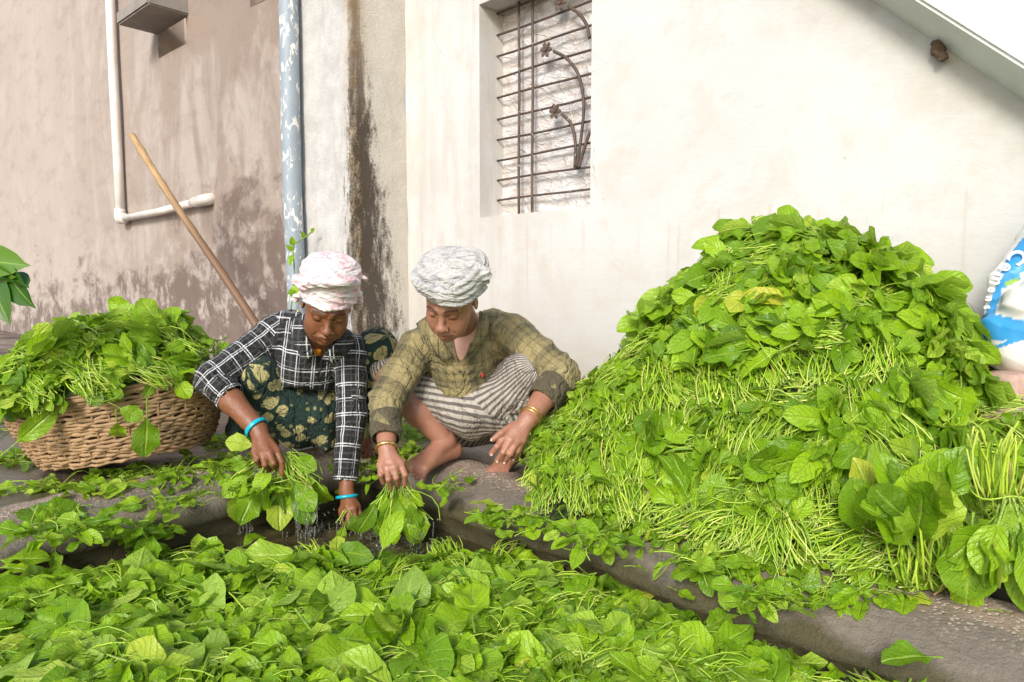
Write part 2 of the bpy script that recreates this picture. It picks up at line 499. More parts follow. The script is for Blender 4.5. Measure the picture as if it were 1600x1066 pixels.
# ================================================================== white wall with its window opening
_wc = onN(750, 341, WALL_N); w_s1, w_z0 = _wc.dot(U), _wc.z + 0.003        # left (far) side of opening, sill height
_wr = onN(922, 326, WALL_N); w_s0 = _wr.dot(U)
w_z1 = 2.15
PIER_S = sn(onN(636, 300, WALL_N))[0]
WT = 3.4
def wall_u(s, z): return (s, z)
def panel(fn, us, vs, uvf):
    V, T, F = [], [], []
    for a in us:
        for b in vs: V.append(tuple(fn(a, b))); T.append(uvf(a, b))
    m = len(vs)
    for i in range(len(us) - 1):
        for j in range(m - 1): F.append((i * m + j, (i + 1) * m + j, (i + 1) * m + j + 1, i * m + j + 1))
    return V, F, T
def wv(s, z): return W(s, WALL_N + .006 * noise.noise(Vector((s * 1.7, z * 1.7, 5))) * min(1, 6 * max(0, max(w_s0 - s, s - w_s1, w_z0 - z, z - w_z1))), z)
REV = 0.20
parts = [panel(wv, lsp(-3, w_s0, .1), lsp(-.1, WT, .1), wall_u),
         panel(wv, lsp(w_s1, PIER_S, .1), lsp(-.1, WT, .1), wall_u),
         panel(wv, lsp(w_s0, w_s1, .1), lsp(-.1, w_z0, .1), wall_u),
         panel(wv, lsp(w_s0, w_s1, .1), lsp(w_z1, WT, .1), wall_u),
         panel(lambda n, z: W(w_s1, n, z), [WALL_N, WALL_N + REV], lsp(w_z0, w_z1, .1), lambda n, z: (n + 1.2, z)),
         panel(lambda n, z: W(w_s0, n, z), [WALL_N, WALL_N + REV], lsp(w_z0, w_z1, .1), lambda n, z: (n, z)),
         panel(lambda s, n: W(s, n, w_z0), [w_s0, w_s1], [WALL_N, WALL_N + REV], lambda s, n: (s, n)),
         panel(lambda s, n: W(s, n, w_z1), [w_s0, w_s1], [WALL_N, WALL_N + REV], lambda s, n: (s, n)),
         panel(lambda n, z: W(-3, n, z), [WALL_N, WALL_N + .3], [-.1, WT], lambda n, z: (n, z)),
         panel(lambda s, n: W(s, n, WT), [-3, PIER_S], [WALL_N, WALL_N + .3], lambda s, n: (s, n))]
v, f, t_ = merge(parts)
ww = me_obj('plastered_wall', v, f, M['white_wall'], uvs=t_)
tag(ww, 'bright cream plastered wall with the barred window and the stair above', 'wall')

# window: plastic sheet, bars, curved stems with flowers
t = NT('crumpled_plastic'); co = t.coord('UV')
n1 = t.noise(t.mapping(co, (1.0, 2.0, 1), rot=(0, 0, .3)), 7, 6, 0.62, 1.4)
cr = t.n('TexVoronoi', {'Vector': t.mapping(co, (1, 1.6, 1), rot=(0, 0, .4)), 'Scale': 9.0}, feature='DISTANCE_TO_EDGE').outputs[0]
c = t.mix(t.ramp(n1, [(.4, 0), (.68, 1)]), (.72, .70, .68), (.56, .48, .42))
t.bsdf(c, .35, t.bump(t.math('ADD', n1, t.math('MULTIPLY', t.ramp(cr, [(0, 0), (.06, 1)]), .12)), .9, .03))
M['plastic'] = t.m
def rust_metal():
    t = NT('rusty_grille_iron'); co = t.coord('Object')
    a = t.noise(co, 25, 5, .7)
    c = t.mix(t.ramp(a, [(.42, 0), (.66, 1)]), (.085, .07, .06), (.17, .10, .065))
    c = t.mix(t.ramp(t.noise(co, 60, 3), [(.66, 0), (.72, .8)]), c, (.55, .5, .45))
    t.bsdf(c, .65, t.bump(a, .4, .002), Metallic=.2)
    return t.m
M['iron'] = rust_metal()
GN = WALL_N + .135
win = empty('window_grille', W((w_s0 + w_s1) / 2, GN, w_z0))
tag(win, 'barred window with three iron flowers and white plastic sheet behind the bars', 'window')
wl = win.location
def loc(p): return Vector(p) - wl
def plas(s, z):
    return loc(W(s, GN + .045 + .010 * noise.fractal(Vector((s * 5 + z, z * 9, 1)), 1, 2, 4), z))
V, F, T = panel(plas, lsp(w_s0, w_s1, .02), lsp(w_z0, w_z1, .02), lambda a, b: (a, b))
me_obj('plastic_sheet', V, F, M['plastic'], win, uvs=T)
# bars: read heights along the left side of the grille
lefty = [-80, -47, -15, 18, 51, 85, 118, 151, 184, 218, 248, 281, 311]
tops = [onN(789, y, GN) for y in lefty]
for k, p in enumerate(tops):
    if p.z > w_z1: continue
    a = loc(W(w_s0 - .01, GN, p.z)); b = loc(W(w_s1 + .015, GN, p.z + .004 * math.sin(k * 3)))
    bx = [a.lerp(b, q / 6) + Vector((0, 0, .0025 * math.sin(k * 5 + q))) for q in range(7)]
    tube_obj('bar', bx, .0062, M['iron'], win, 6)
for px in (811, 832):
    p = onN(px, 200, GN - .013); s_ = p.dot(U)
    pts = [loc(W(s_ + .002 * math.sin(q), GN - .013, w_z0 - .01 + (w_z1 - w_z0 + .02) * q / 8)) for q in range(9)]
    tube_obj('upright_bar', pts, .0085, M['iron'], win, 6)
def flower_stem(px_pts, fpx, name='flower_stem'):
    pts = smoothpath([loc(onN(x, y, GN - .022)) for x, y in px_pts], 6)
    st = tube_obj(name, pts, .0085, M['iron'], win, 6)
    c = loc(onN(fpx[0], fpx[1], GN - .026))
    prts = []
    for k in range(6):
        th = 2 * math.pi * k / 6 + .2
        d = U * math.cos(th) + Vector((0, 0, math.sin(th)))
        e = N.cross(d)
        V, F = [], []
        for ring, (rr, ww_, hh) in enumerate(((.006, .008, 0), (.02, .0125, -.004), (.033, .012, -.006), (.040, .005, -.003))):
            V += [tuple(c + d * rr - e * ww_ + N * hh), tuple(c + d * rr + N * (hh - .004)), tuple(c + d * rr + e * ww_ + N * hh),
                  tuple(c + d * rr + N * (hh + .004))]
        for r_ in range(3):
            for q in range(4):
                q2 = (q + 1) % 4
                F.append((r_ * 4 + q, r_ * 4 + q2, r_ * 4 + 4 + q2, r_ * 4 + 4 + q))
        F += [(0, 1, 2, 3), (15, 14, 13, 12)]
        prts.append((V, F))
    hub = tube([c - N * .012, c + N * .004], .009, 8)
    prts.append(hub)
    v, f, tt = merge(prts)
    me_obj('flower', v, f, M['iron'], st, smooth=False)
flower_stem([(898, 262), (899, 225), (893, 195), (878, 178)], (868, 174))
flower_stem([(901, 262), (908, 215), (912, 165), (905, 120), (886, 92), (865, 80)], (854, 78))
flower_stem([(921, 60), (917, 40), (905, 22), (888, 10)], (876, 5))
flower_stem([(904, 262), (912, 235), (922, 205)], (940, 190))

# ================================================================== pier
PN = 2.21
_pe = onN(546, 250, PN); ps0 = PIER_S
ps1 = sn(onN(467, 250, PN))[0]
rows = lsp(-.1, WT, .05)
def pv(a, z):      # a < 0 front face going left, a >= 0 side face
    b = .010 * noise.fractal(Vector((a * 4, z * 3, 2)), 1, 2, 3)
    if a < 0: return W(ps0 - a, PN + b, z)
    return W(ps0 + b * (1 if a > .02 else .3), PN + a, z)
V1 = panel(pv, lsp(-(ps1 - ps0), -.015, .05) + [-.006] + [.006] + lsp(.02, WALL_N - PN, .05), rows, lambda a, z: (a, z))
V2 = panel(lambda a, z: W(ps1, PN + a, z), [0, .5], rows, lambda a, z: (-(ps1 - ps0) - a, z))
V3 = panel(lambda s, n: W(s, n, WT), [ps0, ps1], [PN, WALL_N + .3], lambda s, n: (-1, n))
v, f, t_ = merge([V1, V2, V3])
pr = me_obj('pier', v, f, M['pier'], uvs=t_)
tag(pr, 'pale plastered pier with black mould running down its edge', 'pillar')

# ================================================================== brown wall (slightly turned), two openings and a ledge
BN = P(450, 500, 4.62).dot(N2)
def WB(s, n, z): return U2 * s + N2 * n + Vector((0, 0, z))
def sb(px, py, n=None):
    p = onN(px, py, BN if n is None else n, N2); return p.dot(U2), p.z
h0 = sb(292, 68); h1 = sb(248, 92); ht = 2.72
hz = (h0[1] + h1[1]) / 2
k0 = sb(431, 10)[0]; k1 = sb(391, 12)[0]; kz = sb(391, 12)[1]
sB0 = sb(480, 300)[0] - .25; sB1 = 14.0
print('brown', BN, h0, h1, k0, k1, kz, sB0)
def bwv(s, z): return WB(s, BN + .012 * noise.noise(Vector((s * 1.1, z * 1.3, 2))) * (0 if min(abs(s - h0[0]), abs(s - h1[0]), abs(s - k0), abs(s - k1)) < .04 else 1), z)
BT = 4.6
pp = []
def addb(a, b, z0, z1): pp.append(panel(bwv, lsp(a, b, .15), lsp(z0, z1, .15), lambda s, z: (s, z)))
addb(sB0, k0, -.1, BT); addb(k0, k1, -.1, kz); addb(k0, k1, kz + .5, BT); addb(k1, h0[0], -.1, BT)
addb(h0[0], h1[0], -.1, hz); addb(h0[0], h1[0], hz + .62, BT); addb(h1[0], sB1, -.1, BT)
for (a, b, z0, z1) in ((k0, k1, kz, kz + .5), (h0[0], h1[0], hz, hz + .62)):
    for s in (a, b): pp.append(panel(lambda n, z, s=s: WB(s, n, z), [BN, BN + .22], [z0, z1], lambda n, z: (n, z)))
    for z in (z0, z1): pp.append(panel(lambda s, n, z=z: WB(s, n, z), [a, b], [BN, BN + .22], lambda s, n: (s, n)))
    pp.append(panel(lambda s, z: WB(s, BN + .22, z), [a, b], [z0, z1], lambda s, z: (s + 2, z + 1)))
pp.append(panel(lambda n, z: WB(sB0, n, z), [BN, BN + .3], [-.1, BT], lambda n, z: (n, z)))
v, f, t_ = merge(pp)
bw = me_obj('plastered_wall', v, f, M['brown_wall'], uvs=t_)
tag(bw, 'damp patchy brown plastered wall with white pipe, left of the pier', 'wall')
# concrete ledge above the opening
q0 = sb(182, 38, BN - .28); q1 = sb(228, 8, BN)
la, lb = h0[0] - .05, sn(Vector((0, 0, 0)))[0]
lb = onN(182, 39, BN - .30, N2).dot(U2)
lz = onN(182, 39, BN - .30, N2).z
v, f = box_vf(0, 1, 0, 1, 0, 1)
V = [WB(la + (lb - la) * a, BN + .02 - .32 * b, lz + .10 * c + (.02 * (1 - b) if c else 0)) for a, b, c in v]
M['ledge'] = simple('grey_ledge_concrete', (.30, .265, .23), .85, 9, .6, .3)
lg = me_obj('window_ledge', V, f, M['ledge'], smooth=False, uvs=[(a * 1.4 + 3, c * .3 + b * .2 + 1.4) for a, b, c in v])
bmh = bmesh.new(); bmh.from_mesh(lg.data); bmesh.ops.bevel(bmh, geom=bmh.edges[:], offset=.012, segments=2, affect='EDGES'); bmh.to_mesh(lg.data); bmh.free()
tag(lg, 'rough concrete ledge jutting over the small opening in the brown wall', 'ledge')

# ================================================================== stair slab over the white wall
ju0 = onN(1360, 0, WALL_N); ju1 = onN(1600, 157, WALL_N)
jo1 = None
sl = (ju0.z - ju1.z) / (ju0.dot(U) - ju1.dot(U))
def jz(s): return ju1.z + sl * (s - ju1.dot(U))
# width of soffit: outer lower edge passes (1600,105)
best = None
for k in range(200):
    d = .05 + k * .005
    p = onN(1600, 106, WALL_N - d)
    e = abs(jz(p.dot(U)) - p.z)
    if best is None or e < best[0]: best = (e, d)
SD = 0.15
_po = onN(1600, 105, WALL_N - SD); SH = _po.z - jz(_po.dot(U))      # the soffit slants up towards its outer edge
t = NT('stair_paint'); co = t.coord('Object')
a = t.noise(co, 5, 6, .65); b_ = t.noise(co, 60, 4)
t.bsdf(t.mix(t.ramp(a, [(.4, 0), (.7, 1)]), (.80, .79, .74), (.70, .68, .60)), .8, t.bump(t.math('ADD', a, t.math('MULTIPLY', b_, .3)), .3, .006))
M['stair'] = t.m
SA, SB_ = -1.05, 2.4
v, f = box_vf(0, 1, 0, 1, 0, 1)
V = []
for a, b, c in v:
    s = SA + (SB_ - SA) * a
    V.append(W(s, WALL_N + .02 - (SD + .02) * b, jz(s) + (c * .75 if c else (SH if b else -SH * .02 / SD))))
st = me_obj('stair_slab', V, f, M['stair'], smooth=False)
bmh = bmesh.new(); bmh.from_mesh(st.data); bmesh.ops.bevel(bmh, geom=bmh.edges[:], offset=.008, segments=2, affect='EDGES'); bmh.to_mesh(st.data); bmh.free()
tag(st, 'underside and white side of the outdoor stair sloping across the top corner', 'stair')
# ================================================================== leaves: material and templates
def leaf_mat():
    t = NT('spinach_leaf')
    uv = t.coord('UV')
    sep = t.n('SeparateXYZ', {0: uv}); u, v = sep.outputs[0], sep.outputs[1]     # u across (0..1, midrib .5), v along; petiole has u > 1.5
    rnd = t.n('ObjectInfo').outputs['Random']
    tint = t.n('Attribute', None, attribute_name='tint').outputs['Fac']
    k = t.math('FRACT', t.math('ADD', tint, rnd))
    col = t.ramp(k, [(0, (.085, .190, .006)), (.18, (.165, .330, .008)), (.42, (.265, .465, .010)), (.66, (.365, .580, .014)), (.80, (.215, .405, .010)), (.93, (.42, .60, .05)), (.99, (.48, .60, .05)), (1, (.60, .57, .05))])
    geo = t.n('NewGeometry')
    obj = t.coord('Object')
    mott = t.noise(obj, 45, 4, .6)
    col = t.mix(t.math('MULTIPLY', t.ramp(mott, [(.4, 0), (.7, 1)]), .35), col, t.mix(.5, col, (.30, .50, .06)))
    # veins
    au = t.math('ABSOLUTE', t.math('SUBTRACT', u, .5))
    mid = t.ramp(au, [(.0, 1), (.045, .35), (.08, 0)])
    sv = t.math('FRACT', t.math('SUBTRACT', t.math('MULTIPLY', v, 6.5), t.math('MULTIPLY', au, 4.5)))
    side = t.ramp(t.math('ABSOLUTE', t.math('SUBTRACT', sv, .5)), [(0, 1), (.10, 0)])
    vein = t.math('MAXIMUM', mid, t.math('MULTIPLY', side, .42))
    col = t.mix(t.math('MULTIPLY', vein, .55), col, (.52, .70, .11))
    back = geo.outputs['Backfacing']
    col = t.mix(t.math('MULTIPLY', back, .45), col, (.44, .60, .12))
    # brown bruises on some
    br = t.ramp(t.noise(obj, 22, 3, .6), [(.70, 0), (.76, 1)])
    col = t.mix(t.math('MULTIPLY', br, .55), col, (.20, .14, .05))
    # petiole
    pet = t.math('GREATER_THAN', u, 1.5)
    col = t.mix(pet, col, t.mix(k, (.30, .50, .055), (.48, .62, .13)))
    puck = t.noise(obj, 110, 3, .6)
    h = t.math('SUBTRACT', t.math('ADD', t.math('MULTIPLY', mott, .9), t.math('MULTIPLY', puck, .7)), t.math('MULTIPLY', vein, .9))
    dr = t.n('TexVoronoi', {'Vector': obj, 'Scale': 230.0}).outputs[0]
    h = t.math('ADD', h, t.math('MULTIPLY', t.math('MULTIPLY', t.ramp(dr, [(.10, 1), (.30, 0)]), t.ramp(mott, [(.52, 0), (.6, 1)])), .8))
    nrm = t.bump(h, .85, .004)
    b = t.n('BsdfPrincipled', {'Base Color': col, 'Roughness': t.ramp(mott, [(.35, .20), (.65, .42)]), 'Normal': nrm, 'Specular IOR Level': .42})
    tr = t.n('BsdfTranslucent', {'Color': t.mix(.6, col, (.50, .72, .03)), 'Normal': nrm})
    mx = t.n('MixShader', {0: .33, 1: b, 2: tr})
    t.t.links.new(mx.outputs[0], t.out.inputs[0])
    return t.m
M['leaf'] = leaf_mat()
def stem_mat():
    t = NT('cut_stems')
    rnd = t.n('ObjectInfo').outputs['Random']
    tint = t.n('Attribute', None, attribute_name='tint').outputs['Fac']
    k = t.math('FRACT', t.math('ADD', tint, rnd))
    v = t.n('SeparateXYZ', {0: t.coord('UV')}).outputs[1]
    c = t.ramp(k, [(0, (.16, .30, .014)), (.3, (.27, .45, .022)), (.6, (.37, .55, .035)), (.85, (.47, .62, .06)), (.97, (.58, .66, .16)), (1, (.40, .28, .10))])
    c = t.mix(t.ramp(v, [(0, .30), (.18, 0)]), c, (.60, .64, .28))
    t.bsdf(c, .38, None, **{'Subsurface Weight': .12, 'Subsurface Scale': .01, 'Subsurface Radius': (.4, 1, .1)})
    return t.m
M['stem'] = stem_mat()

def leaf_template(L, wr, curl, fold, wave, seed, pet=.5, twist=0., nl=9, lobes=0.):
    """blade lies along +X from the petiole base at the origin; returns V, Q(quads), UV per loop"""
    r = random.Random(seed)
    V, Q, T = [], [], []
    pl = L * pet
    ph1, ph2 = r.uniform(0, 6), r.uniform(0, 6)
    cols = [-1, -.6, 0, .6, 1]
    def centre(x):      # bend of the midrib
        q = x / (L + pl)
        return Vector((x * (1 - .10 * abs(curl) * q * q), .02 * L * math.sin(q * 3 + ph1), -curl * L * .5 * q * q))
    for i in range(nl + 1):
        tt = i / nl
        w = L * wr * 1.22 * (max(0, math.sin(math.pi * tt ** 1.22)) ** .56) * (.86 + .14 * math.sin(tt * 3))
        if i == 0: w = L * .012
        if i == nl: w = L * .02
        w *= 1 + lobes * math.sin(tt * 19 + ph2) + lobes * .6 * math.sin(tt * 37 + ph1)
        c = centre(pl + tt * L)
        ct = twist * tt
        for cc in cols:
            y = cc * w
            z = abs(cc) * w * fold + wave * L * (cc * cc) * math.sin(tt * 9.5 + (ph1 if cc > 0 else ph2)) * math.sin(math.pi * min(1, tt * 1.1))
            z += .02 * L * math.sin(tt * 13 + ph2) * (.4 + abs(cc))
            y2 = y * math.cos(ct) - z * math.sin(ct); z2 = y * math.sin(ct) + z * math.cos(ct)
            V.append((c.x, c.y + y2, c.z + z2)); T.append((.5 + cc * .5, tt))
    m = len(cols)
    for i in range(nl):
        for j in range(m - 1):
            Q.append((i * m + j, (i + 1) * m + j, (i + 1) * m + j + 1, i * m + j + 1))
    if pl > .001:
        o = len(V); n = 4
        for i in range(n + 1):
            q = i / n
            c = centre(pl * q + (L * .12 if i == n else 0))
            rr = .0026 * (1.15 - .35 * q)
            for a in range(4):
                th = a * math.pi / 2 + .7
                V.append((c.x, c.y + rr * math.cos(th), c.z - .001 + rr * math.sin(th))); T.append((2.0, q))
        for i in range(n):
            for a in range(4):
                Q.append((o + i * 4 + a, o + i * 4 + (a + 1) % 4, o + (i + 1) * 4 + (a + 1) % 4, o + (i + 1) * 4 + a))
    V = np.array(V, dtype=np.float32); Q = np.array(Q, dtype=np.int32); T = np.array(T, dtype=np.float32)
    return V, Q, T[Q].reshape(-1, 2), T

LT = [leaf_template(.105, .24, .55, .26, .06, 1, lobes=.05), leaf_template(.125, .22, .9, .34, .08, 2, twist=.5), leaf_template(.085, .27, .35, .16, .07, 3, pet=.4, lobes=.04),
      leaf_template(.12, .25, -.35, .22, .08, 4, twist=-.6, lobes=.06), leaf_template(.14, .19, .7, .38, .06, 5, pet=.4, twist=.3), leaf_template(.10, .30, .2, .12, .10, 6, lobes=.07),
      leaf_template(.075, .24, 1.1, .3, .08, 7, pet=.6), leaf_template(.12, .23, .5, -.2, .10, 8, twist=.9, lobes=.10), leaf_template(.135, .27, .6, .24, .08, 9, pet=.3, lobes=.08),
      leaf_template(.09, .22, 1.6, .5, .07, 10, pet=.5, twist=-.4), leaf_template(.11, .26, .15, .12, .055, 11, pet=.15, lobes=.03), leaf_template(.125, .30, .3, .24, .11, 12, pet=.2, lobes=.12)]
def mesh_from(name, tpl, mat, tint=None):
    V, Q, UL, T = tpl
    o = quads_obj(name, V, Q, mat, uv_loop=UL, attrs={'tint': np.zeros(len(V)) if tint is None else tint})
    me = o.data; bpy.data.objects.remove(o)
    return me
LM = [mesh_from('leaf', t_, M['leaf']) for t_ in LT]

def batch(tpls, idx, mats, tints):
    """join many placed templates: returns V, Q, UVloop, tint"""
    Vs, Qs, Us, Ts = [], [], [], []
    off = 0
    idx = np.asarray(idx)
    for k, (V, Q, UL, T) in enumerate(tpls):
        sel = np.nonzero(idx == k)[0]
        if len(sel) == 0: continue
        Mx = mats[sel]
        VV = np.einsum('mij,nj->mni', Mx[:, :3, :3], V) + Mx[:, None, :3, 3]
        m, n = VV.shape[:2]
        Vs.append(VV.reshape(-1, 3))
        Qs.append((Q[None] + (np.arange(m) * n)[:, None, None] + off).reshape(-1, 4))
        Us.append(np.tile(UL, (m, 1)))
        Ts.append(np.repeat(tints[sel], n))
        off += m * n
    return np.concatenate(Vs), np.concatenate(Qs), np.concatenate(Us), np.concatenate(Ts)

def batch_obj(name, tpls, idx, mats, tints, mat, parent=None):
    V, Q, UL, T = batch(tpls, idx, np.asarray(mats, dtype=np.float32), np.asarray(tints, dtype=np.float32))
    return quads_obj(name, V, Q, mat, parent, uv_loop=UL, attrs={'tint': T})

def frame(x, up, pos, s=1.0, roll=0.0):
    """4x4: local X -> x, local Z close to up"""
    x = Vector(x).normalized(); up = Vector(up)
    y = up.cross(x)
    if y.length < 1e-4: y = Vector((0.3, 1, 0)).cross(x)
    y.normalize(); z = x.cross(y)
    if roll:
        c, s_ = math.cos(roll), math.sin(roll)
        y, z = y * c + z * s_, z * c - y * s_
    m = Matrix(((x.x * s, y.x * s, z.x * s, pos[0]), (x.y * s, y.y * s, z.y * s, pos[1]), (x.z * s, y.z * s, z.z * s, pos[2]), (0, 0, 0, 1)))
    return m

def stem_tpl(L, r, bend, seed, seg=4):
    rr = random.Random(seed); V, Q, T = [], [], []
    a = rr.uniform(0, 6)
    for i in range(seg + 1):
        q = i / seg
        cx, cy, cz = L * q, bend * L * math.sin(q * 2.6) * math.cos(a), bend * L * math.sin(q * 2.6) * math.sin(a)
        for k in range(4):
            th = k * math.pi / 2 + .4
            V.append((cx, cy + r * math.cos(th), cz + r * math.sin(th))); T.append((k / 4, q))
    for i in range(seg):
        for k in range(4): Q.append((i * 4 + k, i * 4 + (k + 1) % 4, (i + 1) * 4 + (k + 1) % 4, (i + 1) * 4 + k))
    Q.append((3, 2, 1, 0))
    V = np.array(V, dtype=np.float32); Q = np.array(Q, dtype=np.int32); T = np.array(T, dtype=np.float32)
    return V, Q, T[Q].reshape(-1, 2), T
ST = [stem_tpl(.13, .0021, .10, 1), stem_tpl(.14, .0024, .18, 2), stem_tpl(.10, .0017, .26, 3), stem_tpl(.08, .0028, .08, 4), stem_tpl(.15, .0016, .36, 5)]

# ------------------------------------------------------------------ bunches of greens: 8 shapes, copied
def bunch_variant(seed, n_stem=34, n_fill=16, n_leaf=6, R=.042, spread=.9, ls=1.0):
    r = random.Random(seed)
    idx, mats, tn = [], [], []
    for i in range(n_stem):                 # cut ends near x=0, gathered at x=.09, fanned a little
        a, q = r.uniform(0, 2 * math.pi), math.sqrt(r.random())
        y, z = R * q * math.cos(a), R * .6 * q * math.sin(a) + .012
        d = Vector((1, -y * 4.5 + r.uniform(-.12, .12), -z * 3 + r.uniform(-.08, .08)))
        idx.append(r.randrange(5)); mats.append(frame(d, (0, 0, 1), (r.uniform(-.018, .012), y * 1.25, z), r.uniform(.8, 1.05), r.uniform(0, 6))); tn.append(r.random() * .93)
    stems = (idx, mats, tn)
    idx, mats, tn = [], [], []
    leaves = []
    for i in range(n_fill + n_leaf):
        a, q = r.uniform(0, 2 * math.pi), math.sqrt(r.random())
        y, z = R * .7 * q * math.cos(a), R * .5 * q * math.sin(a) + .012
        top = i >= n_fill
        if top: z = R * .45 + r.uniform(-.004, .012)
        yaw = y / (R * .7) * spread * .6 + r.uniform(-.35, .35)
        pit = (z / R) * .5 + r.uniform(-.25, .18) if not top else r.uniform(-.02, .38)
        d = Vector((math.cos(yaw), math.sin(yaw), math.sin(pit)))
        k = r.randrange(len(LT)); m_ = frame(d, (0, 0, 1), (r.uniform(.055, .12), y, z), ls * r.uniform(.75, 1.08), r.uniform(-.7, .7) if top else r.uniform(-1.5, 1.5))
        if top: leaves.append((k, m_))
        else: idx.append(k); mats.append(m_); tn.append(r.random() * .96)
    so = batch_obj('stems', ST, *stems, M['stem']); sm = so.data; bpy.data.objects.remove(so)
    fo = batch_obj('inner_leaves', LT, idx, mats, tn, M['leaf']); fm = fo.data; bpy.data.objects.remove(fo)
    return sm, fm, leaves
BV = [bunch_variant(100 + i, R=.036 + .003 * (i % 4), n_stem=30 + 5 * (i % 3)) for i in range(9)]
BV += [bunch_variant(300 + i, R=.050, n_stem=44, n_fill=44, n_leaf=6, spread=1.9, ls=.52) for i in range(6)]
_bn = 0
def bunch(mat4, label, group=None, scale=1.0, variant=None, leaves=True, name='leaf_bunch', cat='bunch of greens', nleaf=6, stems=True):
    global _bn
    v = (BV[9 + (_bn * 5) % 6] if variant == 'cut' else BV[(_bn * 5 + 3) % 9]) if variant in (None, 'cut') else BV[variant]
    _bn += 1
    e = bpy.data.objects.new(name, None); e.empty_display_size = .03
    e.matrix_world = mat4 @ Matrix.Scale(scale, 4)
    link(e); tag(e, label, cat, group)
    if stems:
        o = bpy.data.objects.new('stems', v[0]); link(o, e); o['kind'] = 'stuff'
    o = bpy.data.objects.new('inner_leaves', v[1]); link(o, e); o['kind'] = 'stuff'
    if leaves:
        for k, m_ in v[2][:nleaf]:
            o = bpy.data.objects.new('leaf', LM[k]); link(o, e); o.matrix_local = m_
    return e

# ================================================================== the tall heap against the white wall
SIL = [(760, 795), (790, 768), (830, 712), (870, 672), (905, 640), (940, 625), (985, 598), (1015, 560), (1045, 520), (1080, 490), (1110, 450), (1125, 410), (1155, 385), (1200, 372), (1240, 382), (1290, 398),
       (1340, 415), (1385, 440), (1420, 470), (1465, 495), (1490, 530), (1510, 570), (1530, 610), (1545, 650), (1600, 640), (1700, 700), (1800, 790)]
RN = 2.22
sil = sorted([(onN(x, y, RN).dot(U), onN(x, y, RN).z) for x, y in SIL])
ssx = [a for a, b in sil]; ssz = [b for a, b in sil]
HS0, HS1 = ssx[0], ssx[-1]
def ridge(s): return max(0.0, float(np.interp(s, ssx, ssz)))
FRONT = [(780, 792), (830, 800), (900, 806), (1000, 824), (1100, 850), (1200, 878), (1300, 897), (1400, 910), (1480, 908), (1560, 890), (1700, 960)]
fr = sorted([(G(x, y, .03).dot(U), G(x, y, .03).dot(N)) for x, y in FRONT])
fsx = [a for a, b in fr]; fsn = [b for a, b in fr]
def foot(s): return float(np.interp(s, fsx, fsn))
print('heap s', HS0, HS1, 'max', max(ssz), 'foot', fr)
def heap_z(s, n):
    r_, f_ = ridge(s), foot(s)
    q = (n - f_) / (RN - f_)
    if q <= 0: return -.02
    w = math.sin(min(q, 1) * math.pi / 2)
    prof_ = .55 * w + .45 * min(q, 1) ** .8
    z = r_ * (prof_ if q < 1 else 1 - .25 * (q - 1) ** 2)
    z += .030 * noise.noise(Vector((s * 7, n * 7, 3))) * min(1, q * 4)
    return z
def heap_p(s, n): return W(s, n, heap_z(s, n))
def heap_n(s, n):
    e = .03
    a = heap_p(s + e, n) - heap_p(s - e, n); b = heap_p(s, n + e) - heap_p(s, n - e)
    v = b.cross(a) if b.cross(a).z > 0 else a.cross(b)
    return v.normalized()
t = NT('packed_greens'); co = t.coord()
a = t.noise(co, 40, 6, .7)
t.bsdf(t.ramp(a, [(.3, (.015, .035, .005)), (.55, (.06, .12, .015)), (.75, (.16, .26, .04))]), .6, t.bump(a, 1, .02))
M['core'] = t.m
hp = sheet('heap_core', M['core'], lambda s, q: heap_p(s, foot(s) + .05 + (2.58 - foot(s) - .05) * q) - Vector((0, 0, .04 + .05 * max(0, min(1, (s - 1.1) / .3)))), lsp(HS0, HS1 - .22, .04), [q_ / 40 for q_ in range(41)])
tag(hp, kind='stuff')
bm_ = bmesh.new(); bm_.from_mesh(hp.data)
def _cp(p):
    q = _R.transposed() @ (Vector(p) - CAMP); return 800 + FOC * q.x / q.y
bmesh.ops.delete(bm_, geom=[fc for fc in bm_.faces if _cp(fc.calc_center_median()) < 865], context='FACES'); bm_.to_mesh(hp.data); bm_.free()

def facing(s, n):
    p = heap_p(s, n)
    return heap_n(s, n).dot((CAMP - p).normalized()) > -.25

def camproj(p):
    q = _R.transposed() @ (Vector(p) - CAMP)
    return 800 + FOC * q.x / q.y, 533 - FOC * q.z / q.y

cand = []
rr = random.Random(5)
tries = 0
while len(cand) < 260 and tries < 60000:
    tries += 1
    s = rr.uniform(HS0 + .1, HS1); n = rr.uniform(1.45, 2.42) if rr.random() < .7 else foot(s) + rr.uniform(.0, .25)
    if n < foot(s) + .01 or ridge(s) < .03: continue
    p = heap_p(s, n)
    if not facing(s, n): continue
    px, py = camproj(p)
    if px > 1680 or px < 845: continue
    if px > 1490 and p.z > .42: continue
    if px > 1530 and py < 655: continue
    dd = .086 if p.z > .3 else .076
    if any((p - c[0]).length < dd for c in cand): continue
    cand.append((p, heap_n(s, n), s, n, px, py))
def zone(px, py):
    v_ = 'top' if py < 470 else 'upper' if py < 600 else 'middle' if py < 730 else 'lowest'
    h_ = 'left tip' if px < 960 else 'left side' if px < 1110 else 'centre' if px < 1290 else 'right side'
    return f'{v_} part, {h_}'
def inside(q):
    s, n = q.dot(U), q.dot(N)
    return n > foot(s) + .005 and q.z < heap_z(s, min(n, RN)) + .055 and n < WALL_N - .03
nb = 0
